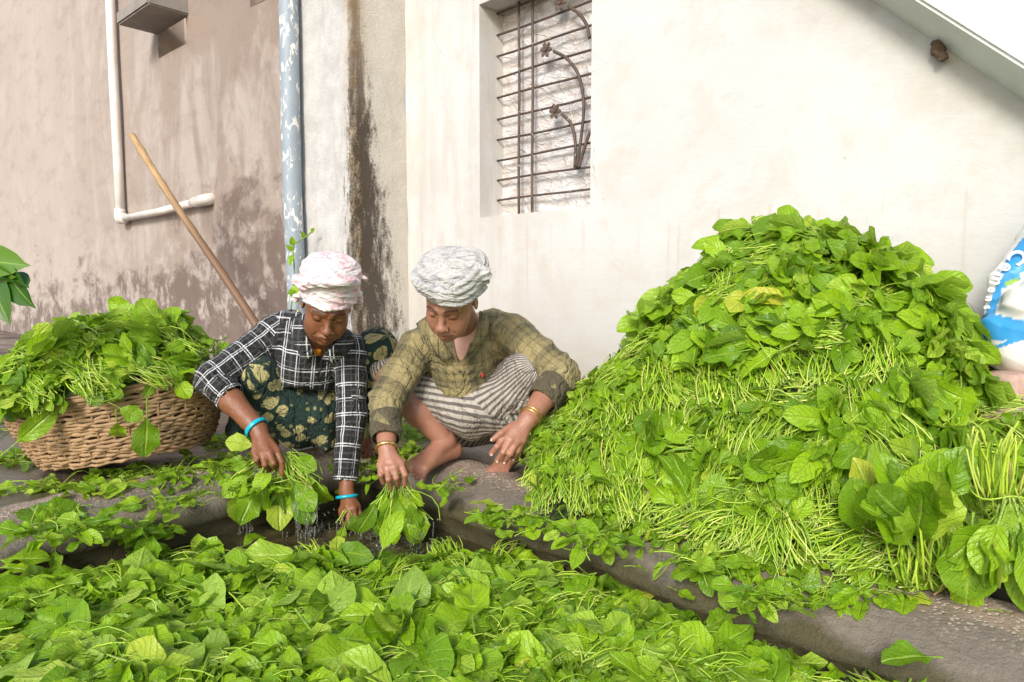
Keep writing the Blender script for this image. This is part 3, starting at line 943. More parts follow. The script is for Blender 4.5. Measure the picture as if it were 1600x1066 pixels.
for p, nn, s, n, px, py in cand:
    down = (Vector((0, 0, -1)) - nn * -nn.z); down = down.normalized() if down.length > .05 else -N
    side = nn.cross(down)
    stemzone = (px < 1040) or (py > 560 and px < 1400) or (1100 < px < 1220 and 380 < py < 460) or (px > 1330 and 640 < py)
    cutb = stemzone and rr.random() < (.9 if px < 1000 else .74)
    for att in range(10):
        if cutb:      # cut ends outwards/down towards the viewer, leaves inwards
            th = rr.gauss(0, .6) + (.5 if px < 1000 else -.1)
            if px < 930: th = rr.gauss(.1, .3)
            d = (down * math.cos(th) + side * math.sin(th))
            x = (-d * .95 - nn * .10).normalized(); pos = p + d * (.07 - .012 * att) + nn * .010
            sc_ = rr.uniform(.8, 1.02) * (.8 if px < 960 else 1) * (.8 if px < 880 else 1)
            ok = inside(pos) and inside(pos + x * .15 * sc_) and camproj(pos + x * .2 * sc_)[0] > 850
        else:
            th = rr.gauss(0, .8) - .35
            d = (down * math.cos(th) + side * math.sin(th))
            x = (d * .95 + nn * .16).normalized(); sc_ = rr.uniform(.78, 1.05)
            pos = p - d * (.14 + .012 * att) - nn * (.008 + .003 * att)
            ok = inside(pos + x * .23 * sc_) and 880 < camproj(pos + x * .27 * sc_)[0] < 1545
        if ok: break
    if not ok: continue
    nb += 1
    if cutb:
        bunch(frame(x, nn, pos), f'cut-stem bunch in the heap by the white wall, {zone(px, py)}', 'bunches of greens heaped by the white wall', sc_, variant='cut', nleaf=0 if px < 900 else 3)
    else:
        bunch(frame(x, nn, pos), f'broad-leaved bunch in the tall heap by the white wall, {zone(px, py)}', 'broad-leaved bunches heaped by the white wall', sc_, stems=rr.random() < .5)
print('placed', nb)
print('bunches', len(cand))
# loose litter of small leaves and stem ends over the whole heap
def litter(name, n_leaf, n_stem, sampler, mat_parent=None, sc=(.35, .7), rs=3, ssc=(.35, .8), up=.4, lab=None):
    r = random.Random(rs)
    idx, mats, tn = [], [], []
    for i in range(n_leaf):
        p, nn, k = sampler(r)
        d = Vector((r.gauss(0, 1), r.gauss(0, 1), r.gauss(0, 1))); d = (d - nn * d.dot(nn)).normalized()
        idx.append(r.randrange(len(LT))); mats.append(frame(d + nn * r.uniform(-.1, up), nn, p + nn * r.uniform(-.004, .010), r.uniform(*sc) * k, r.uniform(-.8, .8))); tn.append(r.random())
    o1 = batch_obj(name, LT, idx, mats, tn, M['leaf']); tag(o1, kind='stuff')
    idx, mats, tn = [], [], []
    for i in range(n_stem):
        p, nn, k = sampler(r)
        d = Vector((r.gauss(0, 1), r.gauss(0, 1), r.gauss(0, 1))); d = (d - nn * d.dot(nn)).normalized()
        idx.append(r.randrange(len(ST))); mats.append(frame(d + nn * r.uniform(-.25, up), nn, p + nn * r.uniform(-.004, .010), r.uniform(*ssc) * k, r.uniform(0, 6))); tn.append(r.random())
    if n_stem:
        o2 = batch_obj('loose_stems', ST, idx, mats, tn, M['stem']); tag(o2, kind='stuff')
def heap_sampler(r):
    while True:
        s = r.uniform(HS0 + .02, HS1 - .17); n = r.uniform(1.45, 2.45)
        if n < foot(s) - .01: continue
        zz = heap_z(s, n)
        if camproj(W(s, n, zz))[0] < (850 if r.random() < .93 else 800): continue
        nn = heap_n(s, n)
        if r.random() > 1 / max(.25, nn.z) / 4: continue
        if s < .9 and r.random() < .45: continue
        if nn.dot((CAMP - W(s, n, zz)).normalized()) < -.2: continue
        return W(s, n, zz), nn, 1.0
litter('small_leaves', 6500, 4200, heap_sampler, rs=11, sc=(.14, .46), ssc=(.2, .65), up=.3)

def big_leaf(px, py, dist, tip_px, tip_py, k, size, label, nrm=None, plane='N', roll=0, pull=.0):
    """one leaf lying so that its base and tip fall where the photograph shows them, on the surface of the heap"""
    a = onN(px, py, dist); b = onN(tip_px, tip_py, dist - pull)
    d = b - a
    nn = (CAMP - a).normalized() + Vector((0, 0, .35)) if nrm is None else nrm
    V = LT[k][0]; L = float(V[:, 0].max())
    o = bpy.data.objects.new('leaf', LM[k]); link(o)
    o.matrix_world = frame(d, nn, a, d.length / L, roll)
    tag(o, label, 'leaf')
    return o
def heapdist(px, py):
    """distance (in n) at which the ray meets the heap"""
    d = ray(px, py); tt = 1.0
    while tt < 4:
        p = CAMP + d * tt
        s, n = p.dot(U), p.dot(N)
        if p.z < heap_z(s, n) + .012 or n > WALL_N: return n
        tt += .01
    return 2.3
def hleaf(a, b, k, lab, lift=.02, **kw):
    d0 = heapdist(*a) - lift; d1 = heapdist(*b) - lift
    if abs(d1 - d0) > .12: d1 = d0 + .12 * (1 if d1 > d0 else -1)
    return big_leaf(a[0], a[1], d0, b[0], b[1], k, 1, lab, pull=d0 - d1, **kw)
hl = [((1205, 405), (1202, 330), 10, 'upright oval leaf at the very top of the tall heap'),
      ((1200, 385), (1150, 348), 2, 'rounded dark leaf at the top left of the tall heap'),
      ((1330, 430), (1420, 400), 0, 'pale broad leaf on the upper right shoulder of the tall heap'),
      ((1240, 400), (1285, 362), 5, 'curled light leaf just right of the topmost leaf of the heap'),
      ((1380, 460), (1500, 470), 8, 'long wavy leaf on the right shoulder of the tall heap'),
      ((1400, 455), (1532, 500), 4, 'long leaf reaching right toward the cement sack'),
      ((1420, 490), (1520, 545), 1, 'large dark leaf drooping at the right side of the heap'),
      ((1230, 470), (1300, 525), 5, 'round leaf in the middle of the upper heap'),
      ((1290, 560), (1340, 490), 3, 'folded leaf standing in the middle of the heap'),
      ((1340, 560), (1250, 620), 8, 'broad crinkled pale leaf at the centre of the heap'),
      ((1110, 560), (1100, 645), 4, 'long glossy leaf hanging down left of the heap centre'),
      ((1135, 560), (1165, 640), 1, 'glossy leaf hanging beside the long one left of centre'),
      ((1380, 600), (1370, 700), 4, 'narrow leaf hanging down right of the heap centre'),
      ((1410, 610), (1440, 720), 3, 'pale folded leaf hanging right of the narrow one'),
      ((1140, 690), (1195, 650), 2, 'rounded leaf among cut stems low in the heap'),
      ((1180, 705), (1245, 715), 5, 'small round leaf among yellow stems in the lower heap'),
      ((1080, 740), (1040, 800), 5, 'pale leaf hanging at the lower left edge of the heap'),
      ((1040, 590), (1050, 520), 0, 'leaf standing at the left slope of the heap'),
      ((1090, 500), (1130, 440), 2, 'round leaf on the upper left slope of the heap'),
      ((1130, 500), (1170, 545), 8, 'wide leaf below the stems near the top of the heap'),
      ((1260, 480), (1180, 500), 11, 'wide pale leaf across the upper middle of the heap'),
      ((1430, 560), (1490, 600), 8, 'broad leaf low on the right flank of the heap'),
      ((1460, 430), (1380, 395), 11, 'broad leaf near the top right silhouette of the heap'),
      ((1150, 415), (1112, 385), 2, 'small leaf jutting out at the top left silhouette of the heap')]
for a, b, k, lab in hl: hleaf(a, b, k, lab, roll=.2 * math.sin(k * 7 + a[0]))
# the big pale leaf hanging over the kerb at the right and its neighbour
o = big_leaf(1520, 800, 1.52, 1515, 942, 11, 1, 'largest pale leaf hanging over the kerb beneath the right-hand bunch', roll=-.1, pull=.03)
o = big_leaf(1500, 850, 1.56, 1510, 955, 5, 1, 'dark leaf tucked behind the largest pale leaf at the kerb', roll=.3, pull=0)
# the tied bunch standing with its stems up at the right edge
c = onN(1560, 770, 1.62)
tb = empty('leaf_bunch', c); tag(tb, 'tied bunch at the right edge with its pale stems standing up', 'bunch of greens')
r = random.Random(77); idx, mats, tn = [], [], []
for i in range(40):
    a = r.uniform(0, 6.28); q = math.sqrt(r.random()); x, y = .042 * q * math.cos(a), .03 * q * math.sin(a)
    d = Vector((x * 6 + r.gauss(-.03, .10), y * 4 + r.gauss(-.1, .08), 1))
    idx.append(r.choice((0, 1, 3, 1))); mats.append(frame(d, (0, -1, 0), (x, y, -.03 + r.uniform(0, .02)), r.uniform(.8, 1.15), r.uniform(0, 6))); tn.append(.5 + r.random() * .42)
o = batch_obj('stems', ST, idx, mats, tn, M['stem'], tb); o['kind'] = 'stuff'
for i in range(34):
    a = r.uniform(-2.9, .3); q = r.random()
    d = Vector((math.cos(a) * .75, -abs(math.sin(a)) * .35 - .15, -.9 + q * .45))
    k = r.randrange(len(LM)); o = bpy.data.objects.new('leaf', LM[k]); link(o, tb)
    o.matrix_local = frame(d, (0, -1, .4), (math.cos(a) * .03, -.03 - .02 * q, .01 - .05 * r.random()), r.uniform(.75, 1.05), r.uniform(-.7, .7))
v, f, uv = tube([(math.cos(q) * .05, math.sin(q) * .042, .0 + .006 * math.sin(3 * q)) for q in np.linspace(0, 2 * math.pi, 25)], .0016, 6, cap=False)
me_obj('tie', v, f, M['stem'], tb, uvs=[(a, 1) for a, b in uv])
# second bunch lower right with pale stems hanging
bunch(frame(Vector((-.1, -.1, .9)), Vector((0, -1, .2)), onN(1440, 900, 1.56)), 'bunch with thick pale stems hanging down at the lower right of the heap', scale=1.15, variant=2, nleaf=3)
bunch(frame(Vector((.15, .1, .9)), Vector((0, -1, .2)), onN(1370, 905, 1.60)), 'bunch with stems pointing down to the kerb below the heap centre', scale=1.1, variant=5, nleaf=3)

# ================================================================== basket heaped with greens
def basket_mat():
    t = NT('bamboo_cane'); uv = t.coord('UV'); ob = t.coord('Object')
    a = t.noise(t.mapping(uv, (6, 30, 1)), 4, 5, .65); g = t.noise(t.mapping(ob, (30, 30, 200)), 2, 4, .6)
    c = t.ramp(a, [(.25, (.20, .11, .05)), (.5, (.44, .275, .135)), (.75, (.60, .42, .23))])
    c = t.mix(t.math('MULTIPLY', t.ramp(g, [(.45, 0), (.7, 1)]), .5), c, (.16, .09, .04))
    c = t.mix(t.math('MULTIPLY', t.ramp(t.noise(ob, 6, 3), [(.5, 0), (.7, 1)]), .45), c, (.22, .13, .07))
    t.bsdf(c, .55, t.bump(t.math('ADD', a, g), .5, .002))
    return t.m
M['cane'] = basket_mat()
bc = G(150, 748, 0.0) + Vector((0, .20, .0))
bk = empty('woven_basket', bc + Vector((0, 0, .035)), (math.radians(-2), math.radians(-8.5), 0))
tag(bk, 'wide woven cane basket heaped with greens on the kerb behind the tank', 'basket')
BH, RB, RT = .240, (.280, .185), (.392, .275)
def bprof(q, th, out=0.):
    """q 0..1 bottom to top"""
    e = q ** .72
    rx = RB[0] + (RT[0] - RB[0]) * e + out; ry = RB[1] + (RT[1] - RB[1]) * e + out
    sag = .012 * math.cos(2 * th) * q
    return Vector((rx * math.cos(th), ry * math.sin(th), BH * q + sag))
NS_ = 44
rowsN = 19
for k in range(rowsN):
    q = (k + .5) / rowsN
    pts = []; nn_ = NS_ * 2
    r = random.Random(k)
    for j in range(nn_ + 1):
        th = 2 * math.pi * j / nn_ + .1 * k
        ph = math.pi * (j + k)     # in and out of the stakes
        o_ = .0042 * math.cos(math.pi * j / 1 * 1.0 + math.pi * k) if j % 1 == 0 else 0
        pts.append(bprof(q, th, o_ + .001 * r.uniform(-1, 1)) + Vector((0, 0, .0028 * math.sin(th * 5 + k) + r.uniform(-.0012, .0012) + .003 * math.cos(math.pi * j / 2))))
    V, F, T = [], [], []
    hh = BH / rowsN * .50
    for j, p in enumerate(pts):
        th = 2 * math.pi * j / nn_
        rad = Vector((p.x / RT[0], p.y / RT[1], 0)).normalized()
        w = hh * (1 + .16 * math.sin(j * 1.7 + k * 2))
        for (dr, dz) in ((.0034, -.75), (.0046, 0), (.0034, .75), (.0, 1.05), (-.003, .7), (-.003, -.7), (0, -1.05)):
            V.append(p + rad * dr + Vector((0, 0, dz * w))); T.append((j * .05 + k * 3.1, dz * .05 + k))
    for j in range(nn_):
        for c_ in range(7):
            c2 = (c_ + 1) % 7
            F.append((j * 7 + c_, j * 7 + c2, (j + 1) * 7 + c2, (j + 1) * 7 + c_))
    me_obj('weaver', V, F, M['cane'], bk, uvs=T)
for k in range(NS_):
    th = 2 * math.pi * k / NS_
    pts = [bprof(q, th, 0) for q in (0, .2, .4, .6, .8, 1.0)]
    tube_obj('stake', pts, .0042, M['cane'], bk, 5)
for nm, dz, rr_ in (('rim_hoop', 0, .0085), ('rim_hoop', .013, .0065)):
    pts = [bprof(1, 2 * math.pi * j / 72, .004 + .0015 * math.sin(j * 2.2)) + Vector((0, 0, dz)) for j in range(73)]
    v, f, uv = tube(pts, rr_, 7, cap=False); me_obj(nm, v, f, M['cane'], bk, uvs=[(b * 2, a) for a, b in uv])
V = [(RB[0] * q * math.cos(th), RB[1] * q * math.sin(th), .004) for q in (0.01, .5, 1.0) for th in np.linspace(0, 2 * math.pi, 25)]
F = [(i * 25 + j, i * 25 + j + 1, (i + 1) * 25 + j + 1, (i + 1) * 25 + j) for i in range(2) for j in range(24)]
me_obj('basket_floor', V, F, M['cane'], bk)
# mound in the basket
bpy.context.view_layer.update()
BM = bk.matrix_world.copy()
def mound(q, th):      # q 0 centre .. 1 rim+
    rx, ry = RT[0] * .97 * q, RT[1] * 1.10 * q
    z = BH + .012 + .20 * (1 - q ** 2.6) ** .8 if q < 1 else BH
    x = rx * math.cos(th)
    z += .02 * (1 - q) * noise.noise(Vector((x * 9, ry * math.sin(th) * 9, 4)))
    return BM @ Vector((x, ry * math.sin(th), z))
def mound_n(q, th):
    e = .02
    a = mound(min(.99, q + e), th) - mound(max(.01, q - e), th); b = mound(q, th + e) - mound(q, th - e)
    v = a.cross(b)
    return v.normalized() if v.z > 0 else -v.normalized()
V = [mound(q * .97, th) - Vector((0, 0, .03)) for q in np.linspace(0.01, 1, 9) for th in np.linspace(0, 2 * math.pi, 37)]
F = [(i * 37 + j, i * 37 + j + 1, (i + 1) * 37 + j + 1, (i + 1) * 37 + j) for i in range(8) for j in range(36)]
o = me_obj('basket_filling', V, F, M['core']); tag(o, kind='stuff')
cb = []; tries = 0; r = random.Random(21)
while len(cb) < 58 and tries < 9000:
    tries += 1
    q, th = math.sqrt(r.random()) * .98, r.uniform(0, 6.283)
    p = mound(q, th)
    if p.y > bc.y + .12: continue
    if any((p - c_[0]).length < .068 for c_ in cb): continue
    cb.append((p, mound_n(q, th), q, th))
for i, (p, nn, q, th) in enumerate(cb):
    px, py = camproj(p)
    if px > 285: continue
    left = Vector((-1, -.25, -.1))
    if px > 190 or py < 500:
        d = Vector((1, r.uniform(-.7, .3), r.uniform(-.25, .15)))
    else:
        d = Vector((r.uniform(.1, 1), r.uniform(-1, .5), -.1))
    if r.random() < .3: d = -d
    d = (d - nn * d.dot(nn)).normalized()
    bunch(frame(d + nn * r.uniform(-.05, .12), nn, p - d * .10 + nn * .004), f'bunch in the mound of greens in the woven basket, {"left" if px < 110 else "middle" if px < 220 else "right"} {"upper" if py < 540 else "lower"} part', 'bunches of greens in the basket', r.uniform(.72, .98), nleaf=4, variant='cut' if r.random() < .5 else None)
def bs(r):
    while True:
        q, th = math.sqrt(r.random()) * .98, r.uniform(0, 6.283)
        p = mound(q, th)
        if p.y < bc.y + .14: return p, mound_n(q, th), 1.0
litter('small_leaves', 420, 520, bs, rs=12, sc=(.4, .8))
def pix_leaf(a, b, Ya, Yb, k, label, roll=0, grp=None, up=None):
    A, B = P(a[0], a[1], Ya), P(b[0], b[1], Yb)
    L = float(LT[k][0][:, 0].max())
    o = bpy.data.objects.new('leaf', LM[k]); link(o)
    o.matrix_world = frame(B - A, (CAMP - A).normalized() + Vector((0, 0, .3)) if up is None else up, A, (B - A).length / L, roll)
    tag(o, label, 'leaf', grp); return o
YB = bc.y - .30
pix_leaf((228, 622), (231, 708), YB - .02, YB + .03, 3, 'single leaf hanging stem up on the front of the basket', .3)
pix_leaf((180, 640), (185, 694), YB - .02, YB + .02, 6, 'small narrow leaf hanging beside the larger one on the basket', .2)
pix_leaf((170, 628), (222, 655), YB - .03, YB - .02, 5, 'round leaf folded over the basket rim', .0)
pix_leaf((30, 590), (28, 662), YB - .01, YB + .02, 8, 'leaf drooping over the left end of the basket rim', .2)
pix_leaf((0, 712), (78, 645), YB - .04, YB - .02, 4, 'long pale stemmed leaf lying across the left end of the basket', .2)
# ================================================================== floating carpet of leaves in the tank
def carpet_h(s, n):
    return wz_ + .022 + .028 * (0.5 + noise.fractal(Vector((s * 4.5, n * 4.5, 8)), 1, 2, 3))
def in_carpet(s, n):
    p = W(s, n, wz_ + .02); px, py = camproj(p)
    # clear water in the corner and along the kerbs
    edge = np.interp(px, [0, 60, 200, 330, 420, 520, 640, 700, 800, 950, 1100, 1300, 1400], [925, 905, 868, 850, 862, 865, 872, 852, 868, 925, 985, 1072, 1110])
    wob = 10 * noise.noise(Vector((px * .02, 0, 4)))
    return py > edge + 20 + wob and s < TS - .01 and n < TN - .02 and py < 1150 and -60 < px < 1500
class Out(Exception): pass
def tank_pt(r, margin=0):
    while True:
        py = 845 + 300 * r.random(); px = r.uniform(-60, 1420)
        p = G(px, py, wz_ + .02)
        if in_carpet(p.dot(U), p.dot(N)): return p.dot(U), p.dot(N)
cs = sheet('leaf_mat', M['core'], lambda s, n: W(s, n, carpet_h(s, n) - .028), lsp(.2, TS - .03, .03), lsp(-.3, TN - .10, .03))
# keep only the cells inside the carpet
bm_ = bmesh.new(); bm_.from_mesh(cs.data)
kill = [fc for fc in bm_.faces if not in_carpet(fc.calc_center_median().dot(U), fc.calc_center_median().dot(N) )]
bmesh.ops.delete(bm_, geom=kill, context='FACES'); bm_.to_mesh(cs.data); bm_.free()
tag(cs, kind='stuff')
UP = Vector((0, 0, 1))
r = random.Random(31)
def tank_n(s, n):
    e = .03
    return Vector((-(carpet_h(s + e, n) - carpet_h(s - e, n)) / (2 * e) * U.x - (carpet_h(s, n + e) - carpet_h(s, n - e)) / (2 * e) * N.x,
                   -(carpet_h(s + e, n) - carpet_h(s - e, n)) / (2 * e) * U.y - (carpet_h(s, n + e) - carpet_h(s, n - e)) / (2 * e) * N.y, 1)).normalized()
def tzone(px, py):
    return ('far' if py < 925 else 'middle' if py < 990 else 'near') + ' ' + ('left corner' if px < 280 else 'left half' if px < 560 else 'centre' if px < 820 else 'right half')
cb = []; tries = 0
while len(cb) < 60 and tries < 6000:
    tries += 1
    s, n = tank_pt(r); p = W(s, n, carpet_h(s, n))
    if any((p - c_).length < .12 for c_ in cb): continue
    cb.append(p)
    a = r.uniform(0, 6.283); d = Vector((math.cos(a), math.sin(a), r.uniform(-.16, .0)))
    px, py = camproj(p)
    if 560 < px < 1400 or r.random() < .5:
        bunch(frame(d, tank_n(s, n), p - d * .1 - Vector((0, 0, .018))), f'half-submerged bunch among loose leaves in the {tzone(px, py)} of the tank', 'bunches floating in the tank', r.uniform(.75, 1.0), nleaf=3, variant='cut' if r.random() < .6 else None)
# individual loose leaves, nearest ones are things
nleaf = 0; spots = []
while nleaf < 285:
    s, n = tank_pt(r)
    p = W(s, n, carpet_h(s, n) + r.uniform(.006, .022))
    if any((p - q).length < .028 for q in spots): continue
    spots.append(p); nleaf += 1
    px, py = camproj(p)
    k = r.choice((0, 2, 5, 10, 10, 11, 5, 8, 3))
    a = r.uniform(0, 6.283); nn = (tank_n(s, n) + Vector((r.gauss(0, .09), r.gauss(0, .09) - .05, 0))).normalized()
    d = Vector((math.cos(a), math.sin(a), r.gauss(.0, .06))); d = (d - nn * d.dot(nn)).normalized()
    o = bpy.data.objects.new('floating_leaf', LM[k]); link(o)
    sc_ = r.uniform(.8, 1.2) if px < 760 else r.uniform(.65, 1.05)
    if py > 940: sc_ *= 1.1
    L = float(LT[k][0][:, 0].max())
    o.matrix_world = frame(d, nn, p - d * L * .6 * sc_, sc_, r.uniform(-.35, .35) + (math.pi if r.random() < .22 else 0))
    tag(o, f'loose leaf floating in the {tzone(px, py)} of the crowded tank', 'leaf', 'loose leaves floating in the tank')
def ts(r):
    s, n = tank_pt(r)
    return W(s, n, carpet_h(s, n) + r.uniform(-.012, .012)), tank_n(s, n), 1.0
litter('small_leaves', 3000, 2300, ts, rs=13, sc=(.4, .95), up=.12)
# hero leaves in the tank
for a, b, ya, yb, k, lab, rl in [
    ((500, 905), (455, 868), None, None, 8, 'broad folded leaf rising at the back edge of the floating carpet', .1),
    ((545, 905), (470, 930), None, None, 11, 'pale leaf lying below the folded leaf at the back of the carpet', .0),
    ((560, 850), (612, 800), None, None, 4, 'leaf on a long stem leaning up beside the right-hand dripping bunch', .2),
    ((185, 1010), (40, 950), None, None, 5, 'wide flat leaf floating near the left corner of the picture', .0),
    ((480, 960), (430, 1010), None, None, 10, 'smooth light leaf floating left of the brown stems', .0),
    ((620, 1000), (690, 1050), None, None, 11, 'large crinkled leaf floating in front of the brown stems', .0),
    ((700, 870), (742, 905), None, None, 9, 'curled leaf forming a dark hollow in the floating carpet', .5)]:
    A = G(a[0], a[1], wz_ + .05); B = G(b[0], b[1], wz_ + .075)
    if k == 4: A = G(585, 885, wz_ + .03); B = P(618, 800, A.y + .02)
    L = float(LT[k][0][:, 0].max()); o = bpy.data.objects.new('floating_leaf', LM[k]); link(o)
    o.matrix_world = frame(B - A, Vector((0, -.5, 1)), A, (B - A).length / L, rl); tag(o, lab, 'leaf')

# ================================================================== leaf scraps on the kerbs and the mud
def ground_h(p):
    s, n = p.dot(U), p.dot(N)
    dR, dL = n - TN, s - TS
    d = max(dR, dL) if (dR < 0 or dL < 0) else max(dR, dL) if min(dR, dL) < 0 else max(dR, dL)
    z = float(np.interp(d, [-.004, .002, .012, .03, .055, .085, .12, .16, .20, .24, .275, .29, .4], [-.085, -.07, -.052, -.034, -.018, -.004, .008, .016, .018, .014, .004, -.012, -.012]))
    return z
def on_kerb(px, py):
    p = G(px, py, 0)
    for _ in range(4): p = G(px, py, ground_h(p))
    return p
def kn(p):
    e = .01
    gx = (ground_h(p + Vector((e, 0, 0))) - ground_h(p - Vector((e, 0, 0)))) / (2 * e)
    gy = (ground_h(p + Vector((0, e, 0))) - ground_h(p - Vector((0, e, 0)))) / (2 * e)
    return Vector((-gx, -gy, 1)).normalized()
KS = [((52, 810), 62, 8, 'broad folded leaf lying on the left kerb near the picture edge'), ((90, 815), 60, 11, 'torn bright leaf cluster lying on the middle of the left kerb'),
      ((100, 800), 45, 7, 'smaller torn leaf on top of the left kerb'), ((190, 828), 45, 5, 'crumpled pale leaf near the inner edge of the left kerb'),
      ((215, 835), 40, 8, 'leaf with a curling stem by the tank side of the left kerb'), ((180, 770), 45, 10, 'flat leaf lying behind the crest of the left kerb'),
      ((262, 750), 48, 4, 'leaf on a long pale stem lying across the left kerb'), ((285, 785), 34, 0, 'narrow leaf lying crosswise on the left kerb'),
      ((272, 812), 30, 2, 'small leaf near the inner edge of the left kerb'), ((210, 790), 36, 5, 'small pale leaf on the crest of the left kerb'),
      ((38, 882), 50, 11, 'grey-green flat leaf low on the left kerb'), ((15, 895), 40, 0, 'yellowish leaf at the foot of the left kerb by the picture edge'),
      ((88, 870), 30, 9, 'small yellow-green leaf on the inner slope of the left kerb'), ((140, 775), 40, 3, 'leaf at the back of the left kerb below the basket'),
      ((860, 830), 24, 2, 'small round leaf on the grey slope of the right kerb'), ((830, 840), 26, 0, 'thin upright leaf on the inner slope of the right kerb'),
      ((925, 845), 40, 7, 'cluster of torn leaf on the grey slope of the right kerb'), ((995, 890), 26, 6, 'small curled leaf on the right kerb above the water'),
      ((1080, 875), 32, 5, 'small pale leaf under the heap edge on the right kerb'), ((1100, 885), 40, 0, 'yellow leaf with long stem on the right kerb'),
      ((1065, 935), 34, 5, 'round leaf stuck to the inner slope of the right kerb'), ((1190, 920), 50, 7, 'stringy torn leaf across the middle of the right kerb'),
      ((1230, 905), 40, 9, 'curled leaf with drooping stem under the heap on the right kerb'), ((1420, 1040), 60, 11, 'crumpled yellow-green leaf with thick stem at the bottom of the right kerb'),
      ((1565, 960), 30, 6, 'narrow yellow leaf on the kerb by the dark stone'), ((755, 795), 38, 10, 'leaf on the kerb left of the heap tip'),
      ((775, 805), 42, 8, 'pointed leaf on the kerb near the heap tip'), ((700, 752), 34, 7, 'torn leaf by the squatting person\'s toes'), ((738, 755), 22, 3, 'small leaf between the two bare feet')]
r = random.Random(41)
for (px, py), L_, k, lab in KS:
    p = on_kerb(px, py); nn = kn(p); a = r.uniform(0, 6.28)
    d = Vector((math.cos(a), math.sin(a), 0)); d = (d - nn * d.dot(nn)).normalized()
    L = float(LT[k][0][:, 0].max()); want = L_ / FOC * p.y * 1.6
    o = bpy.data.objects.new('leaf', LM[k]); link(o); sc_ = want / L
    o.matrix_world = frame(d, nn, p - d * want * .55 + nn * (.007 + .1 * want), sc_, r.uniform(-.3, .3)); tag(o, lab, 'leaf')
def ks(regs):
    tot = sum(w for *_, w in regs)
    def f(r):
        q = r.uniform(0, tot)
        for (x, y, rx, ry, w) in regs:
            q -= w
            if q <= 0: break
        while True:
            a, b = r.gauss(0, .5), r.gauss(0, .5)
            if abs(a) < 1.2 and abs(b) < 1.2: break
        p = on_kerb(x + a * rx, y + b * ry)
        return p + Vector((0, 0, .004)), kn(p), 1.0
    return f
regs = [(110, 765, 110, 10, 5), (240, 745, 110, 10, 5), (350, 728, 90, 14, 6), (400, 760, 60, 20, 4), (70, 830, 50, 16, 2), (215, 835, 60, 14, 2), (270, 780, 60, 16, 2), (120, 822, 60, 14, 2),
        (625, 715, 40, 18, 5), (645, 672, 40, 18, 5), (560, 735, 40, 20, 2), (705, 762, 20, 6, 1), (800, 812, 40, 8, 3), (930, 850, 40, 16, 2), (1100, 880, 60, 14, 1.5), (1200, 935, 60, 20, 2.4),
        (1330, 925, 90, 8, 2), (350, 690, 30, 10, 3), (950, 825, 120, 8, 4), (1150, 880, 120, 8, 3), (20, 650, 40, 30, 5), (30, 720, 30, 8, 2)]
litter('leaf_scraps', 1400, 700, ks(regs), rs=14, sc=(.2, .62), ssc=(.2, .65), up=.3)
